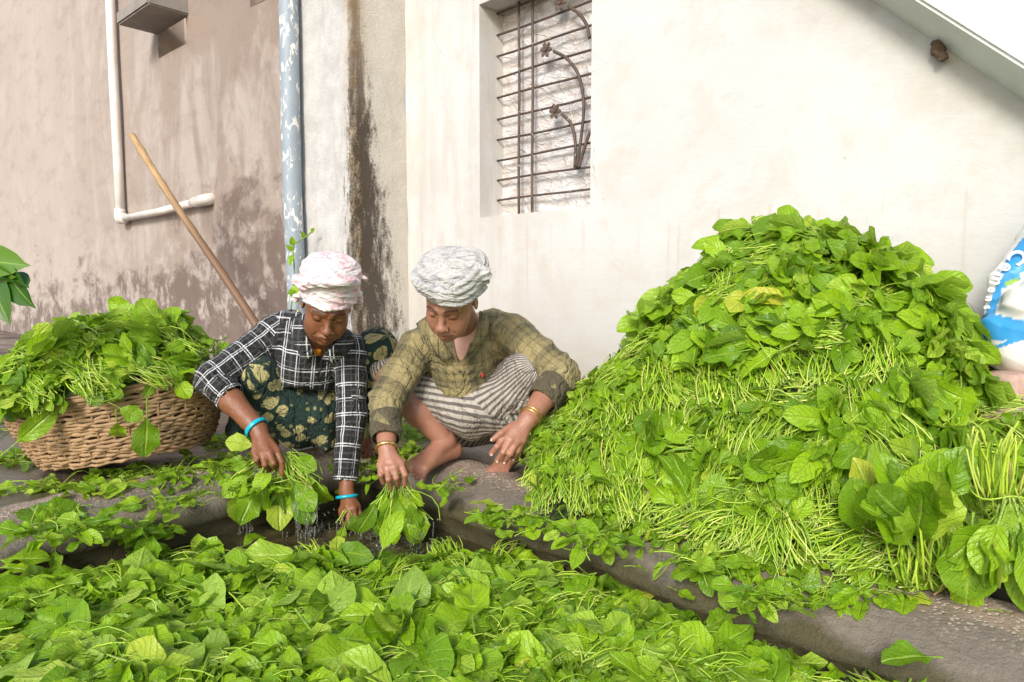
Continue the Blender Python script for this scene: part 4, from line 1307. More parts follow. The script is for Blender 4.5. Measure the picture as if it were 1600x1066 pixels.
# ================================================================== sculpting helpers: distance field -> mesh (surface nets)
class Sculpt:
    def __init__(self, lo, hi, vox):
        self.lo = np.array(lo, dtype=np.float64); self.vox = vox
        self.dim = np.ceil((np.array(hi) - self.lo) / vox).astype(int) + 1
        self.D = np.full(self.dim, 1.0, dtype=np.float32)
    def _grid(self, lo, hi):
        a = np.clip(np.floor((np.array(lo) - self.lo) / self.vox).astype(int), 0, self.dim)
        b = np.clip(np.ceil((np.array(hi) - self.lo) / self.vox).astype(int) + 1, 0, self.dim)
        if np.any(b <= a): return None, None
        ax = [self.lo[i] + self.vox * np.arange(a[i], b[i]) for i in range(3)]
        X = np.stack(np.meshgrid(*ax, indexing='ij'), -1).astype(np.float32)
        return (slice(a[0], b[0]), slice(a[1], b[1]), slice(a[2], b[2])), X
    def comb(self, sl, d, k, op):
        A = self.D[sl]
        if op == 'add':
            if k > 0:
                h = np.clip(.5 + .5 * (A - d) / k, 0, 1); self.D[sl] = A + (d - A) * h - k * h * (1 - h)
            else: self.D[sl] = np.minimum(A, d)
        elif op == 'sub':
            d = -d
            if k > 0:
                h = np.clip(.5 - .5 * (A - d) / k, 0, 1); self.D[sl] = A + (d - A) * h + k * h * (1 - h)
            else: self.D[sl] = np.maximum(A, d)
    def cap(self, a, b, ra, rb, k=.02, op='add', flat=None):
        """tapered capsule; flat=(axis vector, factor) squashes along an axis"""
        a, b = np.array(a, dtype=np.float32), np.array(b, dtype=np.float32)
        R = max(ra, rb) * (1.0 if flat is None else max(1, flat[1])) + k + 2.5 * self.vox
        sl, X = self._grid(np.minimum(a, b) - R, np.maximum(a, b) + R)
        if sl is None: return
        ab = b - a; L2 = float(ab @ ab) + 1e-12
        t = np.clip(((X - a) @ ab) / L2, 0, 1)
        q = X - (a + t[..., None] * ab)
        if flat is not None:
            ax = np.array(flat[0], dtype=np.float32); ax /= np.linalg.norm(ax)
            c = q @ ax
            q = q + ax * (c * (1 / flat[1] - 1))[..., None]
        d = np.linalg.norm(q, axis=-1) - (ra + (rb - ra) * t)
        self.comb(sl, d.astype(np.float32), k, op)
    def chain(self, pts, rs, k=.01, op='add', kk=None):
        """a chain is first made as one smooth tube of capsules"""
        for i in range(len(pts) - 1): self.cap(pts[i], pts[i + 1], rs[i], rs[i + 1], k if i == 0 else (kk or .004), op)
    def ell(self, c, r, R=None, k=.02, op='add'):
        c = np.array(c, dtype=np.float32); r = np.array(r, dtype=np.float32)
        m = float(r.max()) + k + 2.5 * self.vox
        sl, X = self._grid(c - m, c + m)
        if sl is None: return
        p = X - c
        if R is not None: p = p @ np.array(R, dtype=np.float32)       # columns of R = local axes in world
        k0 = np.linalg.norm(p / r, axis=-1); k1 = np.linalg.norm(p / (r * r), axis=-1) + 1e-9
        d = k0 * (k0 - 1) / k1
        self.comb(sl, d.astype(np.float32), k, op)
    def cut(self, c, nrm, lo=None, hi=None, k=0.0):
        """remove everything on the +nrm side of the plane through c (within a box)"""
        c = np.array(c, dtype=np.float32); nrm = np.array(nrm, dtype=np.float32); nrm /= np.linalg.norm(nrm)
        sl, X = self._grid(self.lo if lo is None else lo, self.lo + self.dim * self.vox if hi is None else hi)
        if sl is None: return
        d = -((X - c) @ nrm)
        self.comb(sl, d.astype(np.float32), k, 'sub')
    def field(self, fn):
        sl, X = self._grid(self.lo, self.lo + self.dim * self.vox)
        near = np.abs(self.D) < .03
        if near.any():
            Xn = X[near[tuple(slice(0, s) for s in X.shape[:3])]]
            self.D[near] += fn(Xn).astype(np.float32)
    def mesh(self, smooth=1):
        D = self.D
        D[0], D[-1] = 1, 1; D[:, 0], D[:, -1] = 1, 1; D[:, :, 0], D[:, :, -1] = 1, 1
        ins = D < 0
        s = ins.astype(np.int8)
        c = sum(s[i:D.shape[0] - 1 + i, j:D.shape[1] - 1 + j, k:D.shape[2] - 1 + k] for i in (0, 1) for j in (0, 1) for k in (0, 1))
        act = np.nonzero((c > 0) & (c < 8))
        idx = np.full(c.shape, -1, dtype=np.int32); idx[act] = np.arange(len(act[0]))
        C = np.stack(act, 1)
        off = np.array([(i, j, k) for i in (0, 1) for j in (0, 1) for k in (0, 1)])
        vals = np.stack([D[C[:, 0] + o[0], C[:, 1] + o[1], C[:, 2] + o[2]] for o in off], 1)
        acc = np.zeros((len(C), 3)); cnt = np.zeros(len(C))
        for a in range(8):
            for b in range(a + 1, 8):
                if np.abs(off[a] - off[b]).sum() != 1: continue
                va, vb = vals[:, a], vals[:, b]
                m = (va < 0) != (vb < 0)
                t = np.where(m, va / np.where(m, va - vb, 1), 0)
                acc += np.where(m[:, None], off[a] + t[:, None] * (off[b] - off[a]), 0); cnt += m
        V = (C + acc / cnt[:, None]) * self.vox + self.lo
        Q = []
        for ax in range(3):
            sl0 = [slice(1, -1)] * 3; sl1 = [slice(1, -1)] * 3
            sl0[ax] = slice(0, D.shape[ax] - 1); sl1[ax] = slice(1, D.shape[ax])
            A, B = ins[tuple(sl0)], ins[tuple(sl1)]
            e = np.stack(np.nonzero(A != B), 1)
            flip = A[tuple(e.T)]
            base = e.copy()
            for q in range(3):
                if q != ax: base[:, q] += 1
            u, v = [q for q in range(3) if q != ax]
            def g(du, dv):
                w = base.copy(); w[:, u] += du; w[:, v] += dv; return idx[tuple(w.T)]
            q = np.stack([g(-1, -1), g(0, -1), g(0, 0), g(-1, 0)], 1)
            if ax == 1: q = q[:, ::-1]
            q[~flip] = q[~flip][:, ::-1]
            Q.append(q)
        Q = np.concatenate(Q); Q = Q[(Q >= 0).all(1)]
        for _ in range(smooth):
            A = np.zeros_like(V); n = np.zeros(len(V))
            for i in range(4):
                a, b = Q[:, i], Q[:, (i + 1) % 4]
                np.add.at(A, a, V[b]); np.add.at(A, b, V[a]); np.add.at(n, a, 1); np.add.at(n, b, 1)
            V = V * .5 + .5 * A / n[:, None]
        return V, Q

def vnormals(V, Q):
    n = np.cross(V[Q[:, 2]] - V[Q[:, 0]], V[Q[:, 3]] - V[Q[:, 1]])
    A = np.zeros_like(V)
    for i in range(4): np.add.at(A, Q[:, i], n)
    return A / (np.linalg.norm(A, axis=1, keepdims=True) + 1e-12)

def nz(V, sc, seed=0., oct_=2):
    off = Vector((seed * 13.7, seed * 7.1, seed * 3.3))
    return np.array([noise.fractal(Vector(v) * sc + off, 1.0, 2.0, oct_) for v in V])

def wrinkle(V, Q, amp, freq, dirs, seed=0, warp=.6, sharp=.75):
    """cloth folds: ridges across given directions, bent by noise"""
    n = vnormals(V, Q)
    w = nz(V, freq * .35, seed, 2) * warp * 6
    m = .5 + .5 * np.clip(nz(V, freq * .22, seed + 5, 1) * 2, -1, 1)
    d = np.zeros(len(V))
    for k, dr in enumerate(dirs):
        dr = np.array(dr, dtype=float)
        ph = V @ dr * freq * 6.283 + w + k * 2.1
        d += (1 - np.abs(np.sin(ph * .5)) ** sharp * 2) / len(dirs)
    return V + n * (amp * d * m)[:, None]

def cloth_uv(V, Q, frames, scale=1.0):
    """every face takes its pattern coordinates from the nearest piece of cloth (sleeve: round the arm, body: flat)"""
    C = V[Q].mean(1)
    best = np.full(len(Q), 1e9); pick = np.zeros(len(Q), dtype=int)
    for i, f in enumerate(frames):
        a, b = np.array(f['a']), np.array(f['b']); ab = b - a
        t = np.clip((C - a) @ ab / (ab @ ab), 0, 1)
        d = np.linalg.norm(C - a - t[:, None] * ab, axis=1) - f.get('r', .05)
        m = d < best; best[m] = d[m]; pick[m] = i
    UV = np.zeros((len(Q), 4, 2))
    for i, f in enumerate(frames):
        m = pick == i
        if not m.any(): continue
        X = V[Q[m]]                    # (k,4,3)
        a, b = np.array(f['a'], dtype=float), np.array(f['b'], dtype=float); ab = b - a; L = np.linalg.norm(ab); w = ab / L
        if f['type'] == 'tube':
            e = np.array(f.get('ref', (0, -1, 0)), dtype=float); e = e - w * (e @ w); e /= np.linalg.norm(e); g = np.cross(w, e)
            q = X - a
            th = np.arctan2(q @ g, q @ e)
            th0 = th[:, :1]
            th = th0 + (th - th0 + np.pi) % (2 * np.pi) - np.pi
            UV[m, :, 0] = th * f.get('r', .05) + f.get('u0', 0)
            UV[m, :, 1] = q @ w + f.get('v0', 0)
        else:
            e = np.array(f['e'], dtype=float); g = np.array(f['g'], dtype=float)
            q = X - a
            UV[m, :, 0] = q @ e; UV[m, :, 1] = q @ g
    return UV.reshape(-1, 2)

# ------------------------------------------------------------------ skin, cloth materials
def skin_mat(name, base):
    t = NT(name); co = t.coord()
    col = t.n('Attribute', None, attribute_name='tone').outputs['Color']
    a = t.noise(co, 18, 4, .6); b = t.noise(co, 160, 3, .6)
    c = t.mix(a, tuple(x * .80 for x in base), tuple(min(1, x * 1.18) for x in base))
    c = t.mix(1.0, c, col, 'MULTIPLY')
    t.bsdf(c, t.ramp(a, [(.35, .30), (.65, .5)]), t.bump(t.math('ADD', t.math('ADD', b, a), t.math('MULTIPLY', t.noise(co, 420, 3, .6), .6)), .6, .0020), **{'Subsurface Weight': .10, 'Subsurface Radius': (1, .35, .15), 'Subsurface Scale': .008, 'Specular IOR Level': .5})
    return t.m
M['skin1'] = skin_mat('deep_brown_skin', (.235, .092, .042))
M['skin2'] = skin_mat('brown_skin', (.370, .170, .105))

def cloth_mat(name, build, rough=.85, crease=(1, 1, .7), cdist=.0085):
    t = NT(name); uv = t.coord('UV')
    c = build(t, uv)
    ob = t.coord('Object')
    fz = t.noise(ob, 30, 4, .6)
    c = t.mix(t.math('MULTIPLY', fz, .30), c, t.mix(.45, c, (.012, .011, .010)))
    cr_ = t.math('ABSOLUTE', t.math('SUBTRACT', t.noise(t.mapping(ob, crease), 9, 3, .5, 1.4), .5))
    cr2 = t.math('ABSOLUTE', t.math('SUBTRACT', t.noise(t.mapping(ob, crease, (3, 1, 2)), 21, 3, .5, 1.0), .5))
    hh = t.math('ADD', t.ramp(cr_, [(0, 0), (.09, 1)], 'EASE'), t.math('MULTIPLY', t.ramp(cr2, [(0, 0), (.08, 1)], 'EASE'), .45))
    nb_ = t.bump(hh, .75, cdist)
    t.bsdf(c, rough, t.bump(t.noise(ob, 260, 2, .5), .35, .0012, nb_), **{'Sheen Weight': .05})
    return t.m
def plaid1(t, uv):
    s = t.n('SeparateXYZ', {0: uv})
    def band(x, per):
        f = t.math('FRACT', t.math('DIVIDE', x, per))
        k = .012
        return t.ramp(f, [(0, k), (.10, .85), (.135, k), (.18, .85), (.21, k), (.36, .06), (.44, k), (.58, .75), (.61, k), (.67, .22), (.70, k), (.84, .05), (.88, k)], 'CONSTANT')
    a = band(s.outputs[0], .100); b = band(s.outputs[1], .108)
    m = t.mix(.5, a, b)
    return t.mix(.45, m, t.mix(1.0, a, b, 'LIGHTEN'))
M['plaid1'] = cloth_mat('black_white_plaid', plaid1)
def plaid2(t, uv):
    s = t.n('SeparateXYZ', {0: uv})
    def band(x, per):
        f = t.math('FRACT', t.math('DIVIDE', x, per))
        A = (.36, .29, .135); B = (.20, .165, .065); Dk = (.020, .020, .018); Gy = (.105, .09, .05)
        return t.ramp(f, [(0, A), (.28, Gy), (.42, Dk), (.45, Gy), (.50, B), (.64, Dk), (.665, B), (.72, A), (.88, Dk), (.90, A)], 'CONSTANT')
    a = band(s.outputs[0], .125); b = band(s.outputs[1], .135)
    m = t.mix(.5, a, b)
    ob = t.coord('Object')
    z = t.noise(ob, 7, 3, .5)
    return t.mix(t.math('MULTIPLY', z, .35), m, (.22, .185, .07))
M['plaid2'] = cloth_mat('olive_plaid', plaid2)
def cuff2(t, uv): return t.mix(t.noise(uv, 20, 3), (.070, .058, .030), (.13, .105, .055))
M['cuff2'] = cloth_mat('wet_olive_cloth', cuff2)
def floral(t, uv):
    w = t.n('VectorMath', {0: t.mapping(uv, (1, 1, 1)), 1: t.n('VectorMath', {0: t.n('TexNoise', {'Vector': uv, 'Scale': 60.0, 'Detail': 2.0}).outputs[1], 1: (.016, .016, 0)}, operation='MULTIPLY').outputs[0]}, operation='ADD').outputs[0]
    v1 = t.n('TexVoronoi', {'Vector': w, 'Scale': 19.0, 'Randomness': .8})
    d = v1.outputs['Distance']
    pet = t.n('TexVoronoi', {'Vector': w, 'Scale': 75.0, 'Randomness': .9}, feature='DISTANCE_TO_EDGE').outputs[0]
    fl = t.ramp(d, [(.42, 1), (.45, 0)])
    leaf = t.n('TexVoronoi', {'Vector': t.mapping(w, (1, 1, 1), (.7, .3, 0)), 'Scale': 34.0, 'Randomness': 1.0}).outputs['Distance']
    sm = t.math('MULTIPLY', t.ramp(leaf, [(.20, 1), (.24, 0)]), .85)
    base = t.mix(t.noise(uv, 30, 2), (.004, .020, .014), (.008, .034, .022))
    cream = t.mix(t.ramp(pet, [(0, 0), (.05, 1)]), (.09, .09, .03), (.46, .40, .17))
    cream = t.mix(t.ramp(d, [(.0, 1), (.10, 1), (.13, 0)]), cream, (.20, .15, .05))
    c = t.mix(sm, base, (.26, .25, .09))
    return t.mix(fl, c, cream)
M['floral'] = cloth_mat('green_floral_cloth', floral)
def striped(t, uv):
    s = t.n('SeparateXYZ', {0: uv}); nz_ = t.math('MULTIPLY', t.noise(uv, 18, 2), .004)
    f = t.math('FRACT', t.math('DIVIDE', t.math('ADD', s.outputs[0], nz_), .0150))
    return t.ramp(f, [(0, (.47, .42, .36)), (.46, (.47, .42, .36)), (.54, (.135, .115, .10)), (.92, (.15, .13, .115)), (1, (.47, .42, .36))])
M['striped'] = cloth_mat('striped_cloth', striped)
def tur1(t, uv):
    ob = t.coord('Object')
    a = t.noise(t.mapping(ob, (1, 1, 2.2), rot=(.3, .5, 0)), 13, 4, .6, 1.2)
    return t.mix(t.ramp(a, [(.50, 0), (.60, .85), (.66, .15)]), (.80, .73, .71), (.80, .40, .43))
M['turban1'] = cloth_mat('pink_white_headcloth', tur1, .85, (.7, .7, 2.0), .0040)
def tur2(t, uv):
    ob = t.coord('Object')
    a = t.noise(t.mapping(ob, (1, 1, 1.4), rot=(.2, .2, 0)), 24, 5, .65, 1.6)
    return t.mix(t.ramp(a, [(.44, 0), (.50, 1), (.56, .2), (.62, .8)]), (.40, .395, .39), (.64, .61, .55))
M['turban2'] = cloth_mat('grey_paisley_headcloth', tur2, .85, (.7, .7, 2.0), .0045)
M['pink_cloth'] = simple('pink_undershirt', (.80, .47, .38), .85, 60, .3, .06)
M['orange_cloth'] = simple('orange_cloth', (.85, .30, .02), .8)
M['gold'] = simple('gold', (.80, .52, .18), .3, Metallic=.9)
M['turquoise'] = simple('turquoise_glass', (.01, .42, .55), .15, 90, .2, .25)
M['hair'] = simple('black_hair', (.01, .008, .007), .45)
M['button'] = simple('shirt_button', (.05, .045, .04), .3)
M['red'] = simple('red_print', (.62, .03, .03), .7)
M['violet'] = simple('violet_print', (.28, .05, .22), .7)
M['blueprint'] = simple('blue_print', (.05, .12, .30), .7)
M['nail'] = simple('nail', (.62, .42, .34), .35)

def A3(v): return np.array(tuple(v), dtype=float)

# ------------------------------------------------------------------ head (local: x = person's left, -y = face, z = up; origin between the eyes' height inside the skull)
def head(eye_px, eye_py, Y, yaw, pitch, roll, s=1.0):
    R = (Matrix.Rotation(yaw, 3, 'Z') @ Matrix.Rotation(pitch, 3, 'X') @ Matrix.Rotation(roll, 3, 'Y'))
    c = P(eye_px, eye_py, Y) - R @ (Vector((0, -.088, 0)) * s)
    return c, R, s
def hp_(hd, x, y, z):
    c, R, s = hd; return c + R @ (Vector((x, y, z)) * s)
def sculpt_head(hd, neck_to, vox=.0026, wide=1.0, nose_w=1.0):
    c, R, s = hd
    Rn = np.array(R)
    lo = np.minimum(A3(c) - .16, A3(neck_to) - .07); hi = np.maximum(A3(c) + .16, A3(neck_to) + .07)
    S_ = Sculpt(lo, hi, vox)
    def E(x, y, z, rx, ry, rz, k=.02, op='add', rot=None):
        Rr = Rn if rot is None else np.array(R @ rot)
        S_.ell(A3(hp_(hd, x, y, z)), np.array((rx, ry, rz)) * s, Rr, k * s, op)
    def CP(a, b, ra, rb, k=.01, op='add'):
        S_.cap(A3(hp_(hd, *a)), A3(hp_(hd, *b)), ra * s, rb * s, k * s, op)
    E(0, .012, .035, .073, .094, .082)                    # skull
    E(0, -.030, -.012, .060 * wide, .058, .070, .03)           # face mass
    E(0, -.045, -.066, .042 * wide, .040, .042, .03)           # jaw
    E(0, -.068, -.096, .019, .017, .014, .022)            # chin
    for sx in (-1, 1):
        E(sx * .040 * wide, -.052, -.036, .022, .024, .022, .025)    # cheekbone
        E(sx * .032, -.056, -.062, .020, .022, .025, .022)    # cheek
        CP((sx * .012, -.088, .017), (sx * .044, -.072, .014), .0085, .007, .014)   # brow ridge
        E(sx * .031, -.096, -.003, .017, .016, .012, .010, 'sub')    # socket
        E(sx * .031, -.0765, -.002, .0135, .0125, .0115, .004)     # closed lid over the eye
        CP((sx * .019, -.0865, -.0085), (sx * .043, -.079, -.0085), .0022, .0016, .003)   # lower lid fold
        E(sx * .010 * nose_w, -.099, -.039, .0085, .0095, .0075, .008)   # nostril wing
        E(sx * .0075 * nose_w, -.106, -.0465, .0034, .006, .003, .002, 'sub')
    CP((0, -.084, .006), (0, -.103, -.030), .0068, .0100, .012)  # nose bridge
    E(0, -.1065, -.036, .0115 * nose_w, .0105, .0095, .009)        # tip
    E(0, -.084, -.066, .023, .014, .014, .014)            # muzzle
    CP((-.0195, -.0905, -.0635), (0, -.0985, -.0605), .0042, .0058, .004); CP((0, -.0985, -.0605), (.0195, -.0905, -.0635), .0058, .0042, .004)
    CP((-.0165, -.0900, -.0710), (0, -.0970, -.0735), .0045, .0068, .004); CP((0, -.0970, -.0735), (.0165, -.0900, -.0710), .0068, .0045, .004)
    CP((-.021, -.0975, -.0670), (0, -.1060, -.0665), .0012, .0016, .002, 'sub'); CP((0, -.1060, -.0665), (.021, -.0975, -.0670), .0016, .0012, .002, 'sub')
    for sx in (-1, 1):                                   # ears
        E(sx * .071, .012, -.010, .007, .016, .026, .006, rot=Matrix.Rotation(.2 * sx, 3, 'Z'))
        E(sx * .078, .006, -.008, .004, .009, .016, .004, 'sub')
    for sx in (-1, 1): CP((sx * .024, -.092, -.046), (sx * .034, -.080, -.066), .0010, .0008, .006, 'sub')
    b0 = A3(hp_(hd, 0, .030, -.050))
    S_.cap(b0, A3(neck_to), .050, .056, .025)
    V, Q = S_.mesh(1)
    # tone
    L = (V - A3(c)) @ Rn / s
    x, y, z = L[:, 0], L[:, 1], L[:, 2]
    T = np.ones((len(V), 3))
    fr_ = y < -.055
    def mark(m, col): 
        m = np.clip(m, 0, 1)[:, None]; T[:] = T * (1 - m) + np.array(col) * m
    ax = np.abs(x)
    yb = .0185 + .004 * np.sin(np.clip((ax - .012) / .036, 0, 1) * 3.1)
    mark(fr_ * (ax > .010) * (ax < .050) * np.exp(-((z - yb) / .0036) ** 2) * .92, (.10, .08, .08))     # brows
    yl = -.0065 + .0035 * np.abs((ax - .031) / .014) ** 2
    mark(fr_ * (np.abs(ax - .031) < .0155) * np.exp(-((z - yl) / .0017) ** 2) * .95, (.08, .06, .06))      # lash line
    mark(fr_ * np.exp(-((ax - .031) / .017) ** 2 - ((z + .002) / .011) ** 2) * .35, (.55, .45, .45))
    lip = fr_ * (y < -.078) * np.exp(-(np.abs(x) / .022) ** 4 - ((z + .067) / .0105) ** 4)
    mark(lip * .5, (.72, .50, .55))
    mark(fr_ * (ax < .021) * np.exp(-((z + .0668) / .0013) ** 2) * .8, (.25, .18, .18))
    mark(fr_ * np.exp(-((ax - .0078) / .0035) ** 2 - ((z + .047) / .0025) ** 2) * .8, (.2, .15, .15))
    mark((y > -.01) * (z > -.02) * (ax < .070) * .97, (.06, .06, .07))          # hair under the cloth
    return V, Q, T

def hand_fingers(S_, wrist, knuckles, fingers, r=.0088, palm_r=.020, k=.007, palm_flat=None):
    """wrist point, list of knuckle points, list of finger joint lists (thumb: its own list starting near the wrist)"""
    for kp in knuckles: S_.cap(A3(wrist), A3(kp), palm_r * .95, r * 1.28, .010)
    for a, b in zip(knuckles[:-1], knuckles[1:]): S_.cap(A3(a), A3(b), r * 1.15, r * 1.15, .006)
    for fng in fingers:
        n = len(fng)
        for i in range(n - 1):
            ra = r * (1.10 - .13 * i); rb = r * (1.10 - .13 * (i + 1))
            S_.cap(A3(fng[i]), A3(fng[i + 1]), ra, rb, .003 if i else .005)

def join_meshes(lst):
    Vs, Qs, Ts, o = [], [], [], 0
    for V, Q, T in lst:
        Vs.append(V); Qs.append(Q + o); Ts.append(T if T is not None else np.ones((len(V), 3))); o += len(V)
    return np.concatenate(Vs), np.concatenate(Qs), np.concatenate(Ts)

def torus(name, c, axis, R, r, mat, parent, flat=1.0, seg=28, beads=0, squash=1.0):
    c = Vector(c); ax = Vector(axis).normalized(); a = ax.orthogonal().normalized(); b = ax.cross(a)
    V, F, T = [], [], []
    for i in range(seg):
        th = 2 * math.pi * i / seg; d = a * math.cos(th) + b * math.sin(th) * squash
        rr_ = r * (1 + (.35 * math.sin(i * math.pi * .9) if beads else 0))
        for k in range(8):
            ph = 2 * math.pi * k / 8
            V.append(c + d * (R + rr_ * math.cos(ph)) + ax * (rr_ * flat * math.sin(ph))); T.append((i / seg, k / 8))
    for i in range(seg):
        for k in range(8): F.append((i * 8 + k, ((i + 1) % seg) * 8 + k, ((i + 1) % seg) * 8 + (k + 1) % 8, i * 8 + (k + 1) % 8))
    return me_obj(name, V, F, mat, parent, uvs=T)

def ballish(name, c, r, mat, parent, sub=1):
    bm = bmesh.new(); bmesh.ops.create_icosphere(bm, subdivisions=2, radius=1)
    V = [Vector(c) + Vector((v.co.x * r[0], v.co.y * r[1], v.co.z * r[2])) for v in bm.verts]
    F = [[w.index for w in f.verts] for f in bm.faces]; bm.free()
    return me_obj(name, V, F, mat, parent)

def patch(name, grid, th, mat, parent, uvs=None):
    """thin cloth piece from a grid of points (rows x cols), given real thickness"""
    g = [[Vector(p) for p in row] for row in grid]
    R_, C_ = len(g), len(g[0]); V = [p for row in g for p in row]
    F = [(i * C_ + j, i * C_ + j + 1, (i + 1) * C_ + j + 1, (i + 1) * C_ + j) for i in range(R_ - 1) for j in range(C_ - 1)]
    nr = [Vector((0, 0, 0)) for _ in V]
    for f in F:
        n_ = (V[f[2]] - V[f[0]]).cross(V[f[3]] - V[f[1]])
        for i in f: nr[i] += n_
    for i, n_ in enumerate(nr):
        n_.normalize()
    if sum(n_.y for n_ in nr) > 0: nr = [-n_ for n_ in nr]
    top = [v + n_ * th for v, n_ in zip(V, nr)]
    m = len(V); FF = list(F) + [tuple(reversed([i + m for i in f])) for f in F]
    def edge(a, b): FF.append((a, b, b + m, a + m))
    for j in range(C_ - 1): edge(j + 1, j); edge((R_ - 1) * C_ + j, (R_ - 1) * C_ + j + 1)
    for i in range(R_ - 1): edge(i * C_, (i + 1) * C_); edge((i + 1) * C_ + C_ - 1, i * C_ + C_ - 1)
    if uvs is None:
        uvs = [(j * .02, i * .02) for i in range(R_) for j in range(C_)]
    o = me_obj(name, V + top, FF, mat, parent, uvs=list(uvs) * 2)
    return o
# ================================================================== the person with the pink and white head cloth (left)
def cuff(S_, a, b, r_arm, r_in):
    """flat sleeve end at b (direction a->b) hollowed round the arm"""
    a, b = A3(a), A3(b); w = (b - a) / np.linalg.norm(b - a)
    R = r_arm * 2.2
    S_.cut(b, w, b - R, b + R)
    S_.cap(b - w * .03, b + w * .03, r_in, r_in, 0, 'sub')

def build_turban(name, hd, mat, parent, shapes, strands, cutp, seed, amp=.0022):
    c, R, s = hd; Rn = np.array(R)
    S_ = Sculpt(A3(c) - .19, A3(c) + .19, .0030)
    for (x, y, z, rx, ry, rz, k) in shapes: S_.ell(A3(hp_(hd, x, y, z)), np.array((rx, ry, rz)) * s, Rn, k)
    for p0, nrm in cutp:
        S_.cut(A3(hp_(hd, *p0)), A3(R @ Vector(nrm)), k=.006)
    for pts, r, k in strands:
        sp = smoothpath([hp_(hd, *p) for p in pts], 5)
        n = len(sp)
        for i in range(n - 1):
            e = lambda q: (.55 + .45 * math.sin(math.pi * min(1, max(0, q)))) if r > 0 else 1
            S_.cap(A3(sp[i]), A3(sp[i + 1]), abs(r) * e(i / (n - 1)), abs(r) * e((i + 1) / (n - 1)), k)
    V, Q = S_.mesh(1)
    L = (V - A3(c)) @ Rn
    n = vnormals(V, Q)
    w = nz(V, 5, seed, 2) * 2.6
    th = np.arctan2(L[:, 1], L[:, 0])
    ph = L[:, 2] * 300 + 5.0 * np.sin(th * 1.0 + seed) + w * 2.2
    m = np.clip(nz(V, 9, seed + 3, 1) * .8 + .75, 0, 1)
    V = V + n * (amp * m * (.4 - np.abs(np.sin(ph * .5)) ** .6))[:, None]
    return quads_obj(name, V, Q, mat, parent)

p1 = empty('person', G(480, 720, 0))
bpy.context.view_layer.update()
tag(p1, 'squatting person in black and white plaid shirt and pink-white head cloth dipping greens', 'person')
def under(par, o):
    o.parent = par; o.matrix_parent_inverse = Matrix.Translation(-par.location); return o

hd1 = head(513, 500, 2.10, math.radians(16), math.radians(33), math.radians(8), 1.0)
neck1 = P(494, 528, 2.36)
meshes = [sculpt_head(hd1, neck1)]
Sc = Sculpt(A3(P(494, 550, 2.40)) - .13, A3(P(494, 550, 2.40)) + .13, .004); Sc.ell(A3(P(494, 552, 2.42)), (.085, .085, .085), None, 0); Sc.cap(A3(neck1), A3(P(494, 545, 2.40)), .055, .06, .03)
meshes.append((*Sc.mesh(1), None))
shR, elR, wrR = P(428, 524, 2.42), P(330, 592, 2.27), P(404, 672, 2.18)      # person's right arm = left in the picture
shL, elL, wrL = P(548, 548, 2.40), P(549, 655, 2.33), P(541, 768, 2.24)
def arm_mesh(el, wr, r0, r1, kn_, fingers, r=.0088, thumb=None):
    pts = [el, wr] + kn_ + [q for f in fingers for q in f]
    A = np.array([A3(p) for p in pts]); S_ = Sculpt(A.min(0) - .07, A.max(0) + .05, .0027)
    m = el.lerp(wr, .45)
    S_.cap(A3(el), A3(m), r0, r0 * .93, .01); S_.cap(A3(m), A3(wr), r0 * .93, r1, .02)
    hand_fingers(S_, wr, kn_, fingers, r)
    V, Q = S_.mesh(1)
    V = V + vnormals(V, Q) * (nz(V, 40, 3, 2) * .0008)[:, None]
    return V, Q, None
meshes.append(arm_mesh(elR, wrR, .041, .031,
    [P(399, 706, 2.14), P(410, 710, 2.12), P(421, 709, 2.12), P(432, 704, 2.14)],
    [[P(399, 706, 2.14), P(401, 719, 2.12), P(407, 728, 2.15)], [P(410, 710, 2.12), P(414, 726, 2.10), P(420, 735, 2.14)],
     [P(421, 709, 2.12), P(427, 724, 2.10), P(429, 734, 2.14)], [P(432, 704, 2.14), P(440, 722, 2.12), P(441, 741, 2.12)],
     [P(404, 690, 2.17), P(424, 716, 2.20), P(436, 728, 2.19)]], .0098))
meshes.append(arm_mesh(elL, wrL, .030, .025,
    [P(538, 792, 2.20), P(545, 795, 2.18), P(552, 795, 2.18), P(558, 792, 2.20)],
    [[P(538, 792, 2.20), P(535, 808, 2.18), P(537, 826, 2.19)], [P(545, 795, 2.18), P(545, 813, 2.16), P(543, 829, 2.19)],
     [P(552, 795, 2.18), P(556, 811, 2.17), P(551, 824, 2.19)], [P(558, 792, 2.20), P(563, 806, 2.19), P(557, 820, 2.21)],
     [P(544, 776, 2.23), P(533, 797, 2.20), P(534, 814, 2.18)]], .0095))
def limb(pts, rs, vox=.004, extra=None):
    A = np.array([A3(p) for p in pts]); m = max(rs) + .03
    S_ = Sculpt(A.min(0) - m, A.max(0) + m, vox)
    S_.chain([A3(p) for p in pts], rs, .01, kk=.02)
    if extra: extra(S_)
    V, Q = S_.mesh(1); return V, Q, None
meshes.append(limb([P(398, 590, 2.38), P(404, 640, 2.42), P(420, 700, 2.46)], [.055, .048, .036]))
